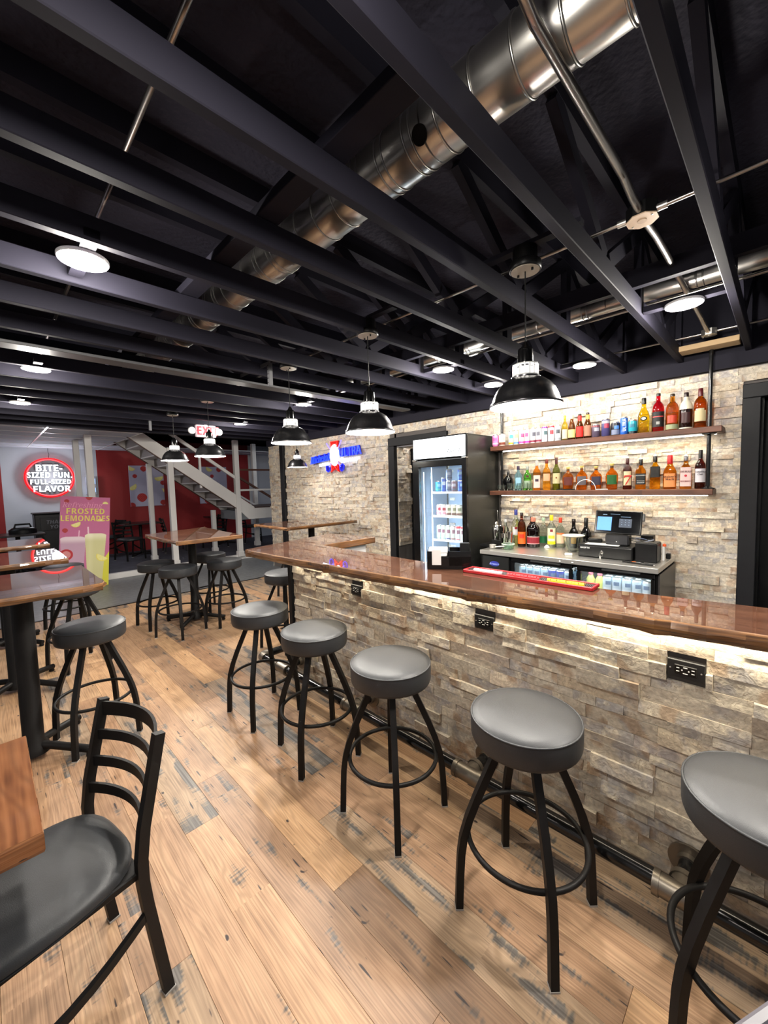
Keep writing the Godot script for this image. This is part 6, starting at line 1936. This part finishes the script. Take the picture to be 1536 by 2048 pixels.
	var sg := glow("screen_dark", Color(0.02, 0.03, 0.05), 0.5)
	sg.albedo_color = Color(0.02, 0.02, 0.025)
	sg.roughness = 0.12
	sg.metallic_specular = 0.3
	obj("glass", bx(Vector3(0, 0, 0.0115), Vector3(0.315, 0.17, 0.001)), sg, sc)
	obj("window", bx(Vector3(-0.095, -0.015, 0.0125), Vector3(0.105, 0.112, 0.001)), glow("screen_light", Color(0.30, 0.52, 0.85), 0.85), sc)
	obj("keypad", bx(Vector3(0.055, -0.005, 0.0125), Vector3(0.088, 0.07, 0.001)), glow("screen_pad", Color(0.10, 0.15, 0.22), 0.8), sc)
	var dots := MB.new()
	for i in 3:
		for k in 3:
			dots.box(Vector3(0.03 + i * 0.025, 0.02 - k * 0.019, 0.0132), Vector3(0.006, 0.0035, 0.0006))
	dots.box(Vector3(0.055, 0.045, 0.0126), Vector3(0.07, 0.003, 0.0006))
	dots.box(Vector3(-0.02, 0.065, 0.0126), Vector3(0.07, 0.002, 0.0006))
	dots.box(Vector3(-0.095, 0.06, 0.0126), Vector3(0.03, 0.005, 0.0006))
	obj("marks", dots, glow("screen_marks", Color(0.4, 0.5, 0.6), 0.6), sc)
	obj("scanner", bx(Vector3(0.172, 0.05, -0.01), Vector3(0.02, 0.06, 0.03), 0.004), flat(Color(0.3, 0.3, 0.3)), sc)
	t = thing("receipt_printer", "black cube shaped printer at the right end of the steel worktop", "printer", Vector3(-0.735, Y, -3.62))
	obj("case", bx(Vector3(0, 0.072, 0), Vector3(0.145, 0.144, 0.15), 0.005), mat("satin_black"), t)
	obj("top_plate", bx(Vector3(0, 0.147, 0), Vector3(0.135, 0.006, 0.14), 0.002), flat(Color(0.1, 0.1, 0.1), 0.4), t)
	t = thing("speaker_cube", "small black box behind the printer against the stone wall", "box", Vector3(-0.79, Y, -3.88))
	obj("case", bx(Vector3(0, 0.085, 0), Vector3(0.09, 0.17, 0.08), 0.004), mat("satin_black"), t)
	t = thing("power_cables", "tangle of pale blue and black cables on the printer top", "cable", Vector3(-0.77, Y + 0.152, -3.64))
	for i in 4:
		var pts := []
		for k in 10:
			var f := k / 9.0
			pts.append(Vector3(-0.1 + 0.17 * f, 0.006 + 0.012 * sin(f * 5.0 + i), -0.03 + 0.018 * i + 0.02 * sin(f * 6.0 + i * 1.7)))
		obj("cord", tb(pts, 0.003, 6), flat([Color(0.45, 0.5, 0.62), Color(0.06, 0.06, 0.06), Color(0.5, 0.52, 0.58), Color(0.1, 0.1, 0.1)][i], 0.4), t)
	t = thing("marker_cup", "white holder with an orange cap right of the printer", "holder", Vector3(-0.648, Y, -3.70))
	obj("body", bx(Vector3(0, 0.055, 0), Vector3(0.016, 0.11, 0.03), 0.003), flat(Color(0.85, 0.84, 0.82)), t)
	obj("cap", lt([Vector2(0.0, 0.11), Vector2(0.012, 0.112), Vector2(0.012, 0.128), Vector2(0, 0.134)], 14, Vector3(0.004, 0, 0)), flat(Color(0.9, 0.35, 0.15)), t)
	t = thing("box", "tiny black box at the worktop's right rear corner", "box", Vector3(-0.637, Y, -3.82))
	obj("case", bx(Vector3(0, 0.02, 0), Vector3(0.03, 0.04, 0.04), 0.003), mat("satin_black"), t)
	for i in 3:
		t = thing("pen", ["black pen with orange band lying before the printer", "black and silver pen nearest the drawer edge", "thin black marker lying at the worktop's front edge"][i], "pen", Vector3(-0.80 + i * 0.035, Y + 0.006, -3.465 + i * 0.014), 0.1 - 0.15 * i, "pens on the steel worktop")
		obj("barrel", tb([Vector3(-0.07, 0, 0), Vector3(0.07, 0, 0)], 0.006, 10), mat("satin_black"), t)
		obj("grip", tb([Vector3(-0.01, 0, 0), Vector3(0.02, 0, 0)], 0.0065, 10), flat([Color(0.9, 0.4, 0.1), Color(0.7, 0.7, 0.7), Color(0.1, 0.1, 0.1)][i]), t)
		obj("tip", tb([Vector3(0.07, 0, 0), Vector3(0.08, 0, 0)], 0.003, 8), mat("steel"), t)

# ---------------------------------------------------------------- tall cooler
const CD := Vector3(-0.068, 0.0, -0.09)

func cooler() -> void:
	var t := thing("display_cooler", "tall black glass door drinks cooler with glowing white header", "cooler", CD)
	var b := MB.new()
	b.box(Vector3(-2.835, 1.04, -3.625), Vector3(0.03, 1.98, 0.62))
	b.box(Vector3(-2.165, 1.04, -3.625), Vector3(0.03, 1.98, 0.62), 0.004)
	b.box(Vector3(-2.5, 1.04, -3.92), Vector3(0.68, 1.98, 0.03))
	b.box(Vector3(-2.5, 2.02, -3.625), Vector3(0.70, 0.02, 0.64), 0.004)
	b.box(Vector3(-2.5, 1.79, -3.625), Vector3(0.66, 0.03, 0.60))
	b.box(Vector3(-2.5, 0.1, -3.625), Vector3(0.66, 0.12, 0.60))
	obj("cabinet", b, mat("cooler_body", Color(0.27, 0.27, 0.26), 0.3, 0.7), t)
	b = MB.new()
	b.box(Vector3(-2.815, 0.97, -3.62), Vector3(0.01, 1.6, 0.56))
	b.box(Vector3(-2.185, 0.97, -3.62), Vector3(0.01, 1.6, 0.56))
	b.box(Vector3(-2.5, 0.97, -3.90), Vector3(0.64, 1.6, 0.01))
	obj("lining", b, flat(Color(0.5, 0.55, 0.62), 0.3), t)
	var hd := obj("header", bx(Vector3(-2.497, 1.917, -3.315), Vector3(0.69, 0.23, 0.04), 0.006), mat("satin_black"), t)
	obj("header_sign", bx(Vector3(-2.497, 1.915, -3.293), Vector3(0.665, 0.205, 0.006)), glow("header_glow", Color(0.93, 0.97, 1.0), 3.2), hd)
	text("lettering", "AVRCA", 0.042, 0.002, flat(Color(0.03, 0.03, 0.05), 0.9), hd, Vector3(-2.295, 1.868, -3.287), Vector3.ZERO, "Droid Sans", 400, 0.0, 1.0)
	area(hd, Vector3(-2.497, 1.915, -3.285), Vector2(0.66, 0.2), 0.35, Color(0.93, 0.97, 1.0), Vector3(0, PI, 0))
	b = MB.new()
	b.box(Vector3(-2.497, 1.755, -3.31), Vector3(0.69, 0.07, 0.05), 0.005)
	b.box(Vector3(-2.497, 0.18, -3.31), Vector3(0.69, 0.10, 0.05), 0.005)
	b.box(Vector3(-2.80, 0.97, -3.31), Vector3(0.085, 1.52, 0.05), 0.005)
	b.box(Vector3(-2.178, 0.97, -3.31), Vector3(0.055, 1.52, 0.05), 0.005)
	var dr := obj("door", b, mat("gloss_black"), t)
	obj("pane", bx(Vector3(-2.48, 0.97, -3.31), Vector3(0.56, 1.50, 0.006)), pane(), dr)
	obj("hinge", bx(Vector3(-2.175, 1.795, -3.30), Vector3(0.05, 0.012, 0.05), 0.003), mat("steel"), dr)
	obj("hinge", bx(Vector3(-2.81, 1.795, -3.29), Vector3(0.05, 0.012, 0.04), 0.003), mat("steel"), dr)
	obj("light_tube", bx(Vector3(-2.74, 0.97, -3.35), Vector3(0.006, 1.4, 0.008)), glow("cooler_tube", Color(0.85, 0.95, 1.0), 3.0), t)
	area(t, Vector3(-2.73, 0.97, -3.36), Vector2(0.012, 1.4), 1.8, Color(0.82, 0.93, 1.0), Vector3(0, -0.9, 0))
	for y in [1.445, 1.188, 0.928, 0.66]:
		var w := MB.new()
		for k in 17:
			w.tube([Vector3(-2.66 + k * 0.028, y, -3.40), Vector3(-2.66 + k * 0.028, y, -3.88)], 0.0025, 6)
		w.box(Vector3(-2.43, y, -3.395), Vector3(0.47, 0.022, 0.006), 0.002)
		w.tube([Vector3(-2.66, y, -3.88), Vector3(-2.2, y, -3.88)], 0.004, 6)
		obj("wire_shelf", w, mat("white_gloss"), t)
	obj("shelf_post", bx(Vector3(-2.668, 0.97, -3.40), Vector3(0.012, 1.5, 0.01)), mat("white_gloss"), t)
	# what stands in it: top shelf
	var g := "cans on the display cooler's top shelf"
	var y := 1.449
	can("teal can at the left of the display cooler's top shelf", "std", CD + Vector3(-2.62, y, -3.45), Color(0.1, 0.62, 0.75), Color(0.3, 0.75, 0.6), Color(0.6, 0.85, 0.85), g)
	can("slim deep blue can, second on the display cooler's top shelf", "slim", CD + Vector3(-2.545, y, -3.45), Color(0.1, 0.28, 0.7), Color(0.15, 0.35, 0.75), Color(0.8, 0.85, 0.9), g)
	can("grey-blue can under another can in the middle of the cooler's top shelf", "std", CD + Vector3(-2.475, y, -3.45), Color(0.42, 0.46, 0.58), Color(0.2, 0.25, 0.4), Color(0.7, 0.72, 0.8), g)
	can("grey-blue can stacked on top in the middle of the cooler's top shelf", "std", CD + Vector3(-2.475, y + 0.122, -3.45), Color(0.40, 0.46, 0.62), Color(0.2, 0.25, 0.4), Color(0.75, 0.78, 0.85), g)
	can("can with reddish art beside the stacked grey-blue pair", "std", CD + Vector3(-2.405, y, -3.45), Color(0.42, 0.25, 0.32), Color(0.25, 0.25, 0.35), Color(0.7, 0.7, 0.75), g)
	for e in [[-2.325, 0.0, "lower bright blue can of the first blue stack"], [-2.325, 0.122, "upper bright blue can of the first blue stack"], [-2.255, 0.0, "lower blue can of the stack at the cooler's right edge"], [-2.255, 0.122, "upper blue can of the stack at the cooler's right edge"]]:
		can(e[2] + " on the top shelf", "std", CD + Vector3(e[0], y + e[1], -3.45), Color(0.05, 0.32, 0.75), Color(0.08, 0.45, 0.8), Color(0.6, 0.8, 0.92), g)
	g = "drinks on the display cooler's middle shelf"
	y = 1.192
	for i in 2:
		can("pink and white can on the cooler's middle shelf, %s of a pair" % ["left", "right"][i], "std", CD + Vector3(-2.61 + i * 0.062, y, -3.45), Color(0.88, 0.76, 0.8), Color(0.88, 0.55, 0.65), Color(0.65, 0.1, 0.22), g)
	for i in 3:
		can("cream can with brown base on the cooler's middle shelf, %s of three" % ["first", "second", "last"][i], "std", CD + Vector3(-2.482 + i * 0.066, y, -3.45), Color(0.85, 0.83, 0.76), Color(0.4, 0.2, 0.13), Color(0.5, 0.52, 0.4), g, 0.0, 0.28)
	for i in 2:
		bottle("red beer bottle with orange-red label in the cooler, %s one" % ["left", "right"][i], CD + Vector3(-2.293 + i * 0.064, y, -3.505), "beer", 0.23, 0.03, flat(Color(0.25, 0.05, 0.03), 0.1), Color(0.85, 0.2, 0.1), Color(0.75, 0.1, 0.08), 0.1, 0.48, 2.0, 1.0, 0.8, 1.2, false, "beer bottles in the display cooler")
	can("tall pale yellow and blue can at the right of the cooler's middle shelf", "tall", CD + Vector3(-2.25, y, -3.435), Color(0.62, 0.82, 0.88), Color(0.88, 0.8, 0.2), Color(0.25, 0.5, 0.8), g)
	g = "tall cans on the display cooler's lower shelf"
	y = 0.932
	var names := ["mint", "pale green", "blue based", "maroon based", "red dotted", "red rimmed", "rightmost red rimmed"]
	var cols := [[Color(0.8, 0.88, 0.86), Color(0.7, 0.8, 0.8)], [Color(0.78, 0.86, 0.78), Color(0.7, 0.8, 0.75)], [Color(0.82, 0.86, 0.84), Color(0.15, 0.2, 0.5)], [Color(0.82, 0.84, 0.82), Color(0.5, 0.15, 0.2)], [Color(0.86, 0.88, 0.9), Color(0.8, 0.4, 0.45)], [Color(0.86, 0.9, 0.92), Color(0.8, 0.85, 0.88)], [Color(0.86, 0.9, 0.92), Color(0.8, 0.85, 0.88)]]
	for i in 7:
		var c := can("slim white can, the %s one, on the cooler's lower shelf" % names[i], "slim", CD + Vector3(-2.62 + i * 0.0625, y, -3.45), cols[i][0], cols[i][1], Color(0.55, 0.35, 0.45), g, 0.0, 0.14)
		if i > 3:
			obj("rim", lt([Vector2(0.0287, 0.132), Vector2(0.0287, 0.143), Vector2(0.025, 0.153)], 20), flat(Color(0.85, 0.12, 0.25), 0.3), c)
	for i in 7:
		can("white can on the tall cooler's lowest shelf, %s from left" % ["first", "second", "third", "fourth", "fifth", "sixth", "seventh"][i], "std", CD + Vector3(-2.62 + i * 0.0665, 0.664, -3.46), Color(0.8, 0.84, 0.88), Color(0.5, 0.6, 0.7), Color(0.4, 0.5, 0.6), "cans on the cooler's lowest shelf")

# ---------------------------------------------------------------- on the bar
func bar_goods() -> void:
	var t := thing("bar_mat", "long red rimmed rubber bar mat with white, red and yellow raised blocks", "bar mat", Vector3(-0.885, 1.071, -1.845), 0.03)
	var W := 0.64
	obj("base", bx(Vector3(0, 0.005, 0), Vector3(W, 0.01, 0.096), 0.003), flat(Color(0.06, 0.03, 0.035), 0.6), t)
	var rim := MB.new()
	for s in [-1, 1]:
		rim.box(Vector3(0, 0.008, s * 0.046), Vector3(W, 0.016, 0.008), 0.002)
		rim.box(Vector3(s * (W / 2 - 0.004), 0.008, 0), Vector3(0.008, 0.016, 0.1), 0.002)
	obj("rim", rim, flat(Color(0.62, 0.06, 0.09), 0.5), t)
	var blocks := [[-0.275, -0.125, Color(0.85, 0.72, 0.72), "white"], [-0.085, 0.075, Color(0.80, 0.08, 0.12), "red"], [0.115, 0.27, Color(0.92, 0.70, 0.05), "yellow"]]
	for e in blocks:
		var b := MB.new()
		var x: float = e[0]
		while x < e[1]:
			var w := rng.randf_range(0.011, 0.018)
			b.box(Vector3(x, 0.012, 0), Vector3(w * 0.75, 0.007, 0.042), 0.0, Basis(Vector3.UP, 0.35))
			x += w
		b.box(Vector3((e[0] + e[1]) / 2, 0.011, -0.02), Vector3(e[1] - e[0], 0.005, 0.006))
		b.box(Vector3((e[0] + e[1]) / 2, 0.011, 0.02), Vector3(e[1] - e[0], 0.005, 0.006))
		obj("raised_letters", b, flat(e[2], 0.5), t)
	for x in [-0.297, -0.105, 0.095, 0.29]:
		var b := MB.new()
		for k in 4:
			b.box(Vector3(x - 0.012 + k * 0.009, 0.0115, 0), Vector3(0.004, 0.004, 0.06), 0.0, Basis(Vector3.UP, 0.5))
		obj("ribs", b, flat(Color(0.12, 0.08, 0.08), 0.6), t)
	# napkin caddy
	t = thing("napkin_caddy", "black bar caddy holding white napkins on the bar before the cooler", "caddy", Vector3(-1.345, 1.071, -1.86), 0.62)
	var b := MB.new()
	b.box(Vector3(0, 0.004, 0), Vector3(0.24, 0.008, 0.15))
	b.box(Vector3(0, 0.05, -0.073), Vector3(0.24, 0.1, 0.006))
	b.box(Vector3(-0.117, 0.05, 0), Vector3(0.006, 0.1, 0.15))
	b.box(Vector3(0.117, 0.05, 0), Vector3(0.006, 0.1, 0.15))
	b.box(Vector3(0.0, 0.05, 0), Vector3(0.006, 0.1, 0.15))
	b.box(Vector3(0, 0.035, 0.073), Vector3(0.24, 0.07, 0.006))
	b.box(Vector3(-0.1, 0.06, 0.073), Vector3(0.04, 0.08, 0.006))
	b.box(Vector3(0.06, 0.06, 0.073), Vector3(0.12, 0.08, 0.006))
	obj("bin", b, mat("gloss_black"), t)
	obj("divider", bx(Vector3(0.09, 0.1, -0.05), Vector3(0.055, 0.06, 0.03), 0.004), mat("satin_black"), t)
	t = thing("napkin_stack", "stack of white napkins in the black bar caddy", "napkins", Vector3(-1.345, 1.08, -1.86), 0.62)
	for k in 5:
		obj("napkin", bx(Vector3(-0.06, 0.012 + k * 0.019, 0.002 * (k % 2)), Vector3(0.105, 0.017, 0.125), 0.003), flat(Color(0.86, 0.85, 0.84), 0.8), t)
	obj("hanging_napkin", bx(Vector3(-0.068, 0.058, 0.078), Vector3(0.05, 0.085, 0.003)), flat(Color(0.72, 0.70, 0.69), 0.8), t)

# ---------------------------------------------------------------- neon beer sign
func neon_sign() -> void:
	var t := thing("neon_beer_sign", "blue, red and white neon beer sign with crossed golf clubs on the stone wall", "neon sign", Vector3(-5.0, 2.01, BZ + 0.045))
	var blue := glow("neon_blue", Color(0.04, 0.10, 1.0), 3.0)
	var bpl := mat("neon_blue_plate", Color(0.02, 0.03, 0.45), 0.3)
	bpl.emission_enabled = true
	bpl.emission = Color(0.0, 0.01, 0.55)
	bpl.emission_energy_multiplier = 0.9
	var red := glow("neon_red", Color(1.0, 0.10, 0.06), 2.6)
	var rpl := mat("neon_red_plate", Color(0.4, 0.02, 0.02), 0.3)
	rpl.emission_enabled = true
	rpl.emission = Color(0.65, 0.01, 0.01)
	rpl.emission_energy_multiplier = 0.9
	var wht := glow("neon_white", Color(0.9, 0.95, 1.0), 4.0)
	# centre oval
	var ov := obj("oval", lt([Vector2(0, 0.03), Vector2(0.08, 0.028), Vector2(0.105, 0.015), Vector2(0.108, 0.0), Vector2(0, 0)], 36), wht, t)
	ov.transform = Transform3D(Basis.from_euler(Vector3(PI / 2, 0, 0)) * Basis.from_scale(Vector3(1, 1, 1.55)), Vector3(0, 0.015, 0.012))
	# ribbons above and below
	var b := MB.new()
	b.prism(PackedVector2Array([Vector2(-0.1, 0.235), Vector2(0.1, 0.235), Vector2(0.085, 0.1), Vector2(-0.085, 0.1)]), 0.0, 0.012)
	obj("ribbon_plate", b, rpl, t)
	b = MB.new()
	b.prism(PackedVector2Array([Vector2(-0.085, -0.08), Vector2(0.085, -0.08), Vector2(0.11, -0.255), Vector2(0.0, -0.2), Vector2(-0.11, -0.255)]), 0.0, 0.012)
	obj("ribbon_plate", b, rpl, t)
	b = MB.new()
	b.tube([Vector3(-0.07, 0.13, 0.022), Vector3(-0.085, 0.225, 0.022), Vector3(0.085, 0.225, 0.022), Vector3(0.07, 0.13, 0.022)], 0.008, 8)
	obj("ribbon_tube", b, red, t)
	b = MB.new()
	b.tube([Vector3(-0.06, 0.19, 0.022), Vector3(0.06, 0.19, 0.022)], 0.007, 8)
	b.tube([Vector3(-0.065, -0.13, 0.022), Vector3(-0.085, -0.235, 0.022), Vector3(0.0, -0.165, 0.022), Vector3(0.085, -0.235, 0.022), Vector3(0.065, -0.13, 0.022)], 0.007, 8)
	obj("ribbon_tube", b, red, t)
	# crossed golf clubs
	for e in [[-0.19, 0.215, -0.09, 0.1], [0.185, 0.235, 0.09, 0.1], [-0.08, -0.09, -0.135, -0.165], [0.08, -0.09, 0.145, -0.17]]:
		obj("club_shaft", tb([Vector3(e[0], e[1], 0.02), Vector3(e[2], e[3], 0.02)], 0.008, 8), glow("neon_violet", Color(0.45, 0.4, 1.0), 2.2), t)
	for s in [-1.0, 1.0]:
		var head := PackedVector2Array([Vector2(0.125 * s, -0.17), Vector2(0.19 * s, -0.125), Vector2(0.225 * s, -0.15), Vector2(0.215 * s, -0.215), Vector2(0.17 * s, -0.24), Vector2(0.13 * s, -0.215)])
		b = MB.new()
		b.prism(head, 0.0, 0.014)
		var hd := obj("club_head", b, bpl, t)
		var pts := []
		for p in head:
			pts.append(Vector3(p.x, p.y, 0.02))
		b = MB.new()
		b.tube(pts, 0.005, 6, true)
		obj("club_outline", b, blue, hd)
	# lettering
	b = MB.new()
	b.prism(PackedVector2Array([Vector2(0.135, -0.02), Vector2(0.135, 0.11), Vector2(0.59, 0.125), Vector2(0.61, -0.01)]), 0.0, 0.01)
	obj("letter_plate", b, bpl, t)
	b = MB.new()
	b.prism(PackedVector2Array([Vector2(-0.63, -0.09), Vector2(-0.61, 0.02), Vector2(-0.13, 0.06), Vector2(-0.12, -0.05)]), 0.0, 0.01)
	obj("letter_plate", b, bpl, t)
	var lb := glow("neon_light_blue", Color(0.10, 0.2, 1.0), 2.6)
	text("lettering", "ULTRA", 0.135, 0.012, lb, t, Vector3(0.365, 0.048, 0.018), Vector3(0, 0, 0.03), "Droid Sans", 400)
	text("lettering", "Michelob", 0.115, 0.012, lb, t, Vector3(-0.375, -0.018, 0.018), Vector3(0, 0, 0.08), "Droid Serif", 400, 0.35, 0.8)
	b = MB.new()
	for e in [[-0.29, -0.118, 0.235], [0.245, -0.088, 0.17], [0.45, -0.078, 0.16]]:
		b = MB.new()
		b.box(Vector3(e[0], e[1], 0.012), Vector3(e[2], 0.045, 0.02), 0.005, Basis(Vector3.BACK, 0.04))
		obj("white_bar", b, wht, t)
	omni(t, Vector3(0.35, 0.03, 0.07), 0.03, Color(0.1, 0.15, 1.0), 0.08)
	omni(t, Vector3(0.0, 0.03, 0.10), 0.03, Color(0.9, 0.93, 1.0), 0.08)
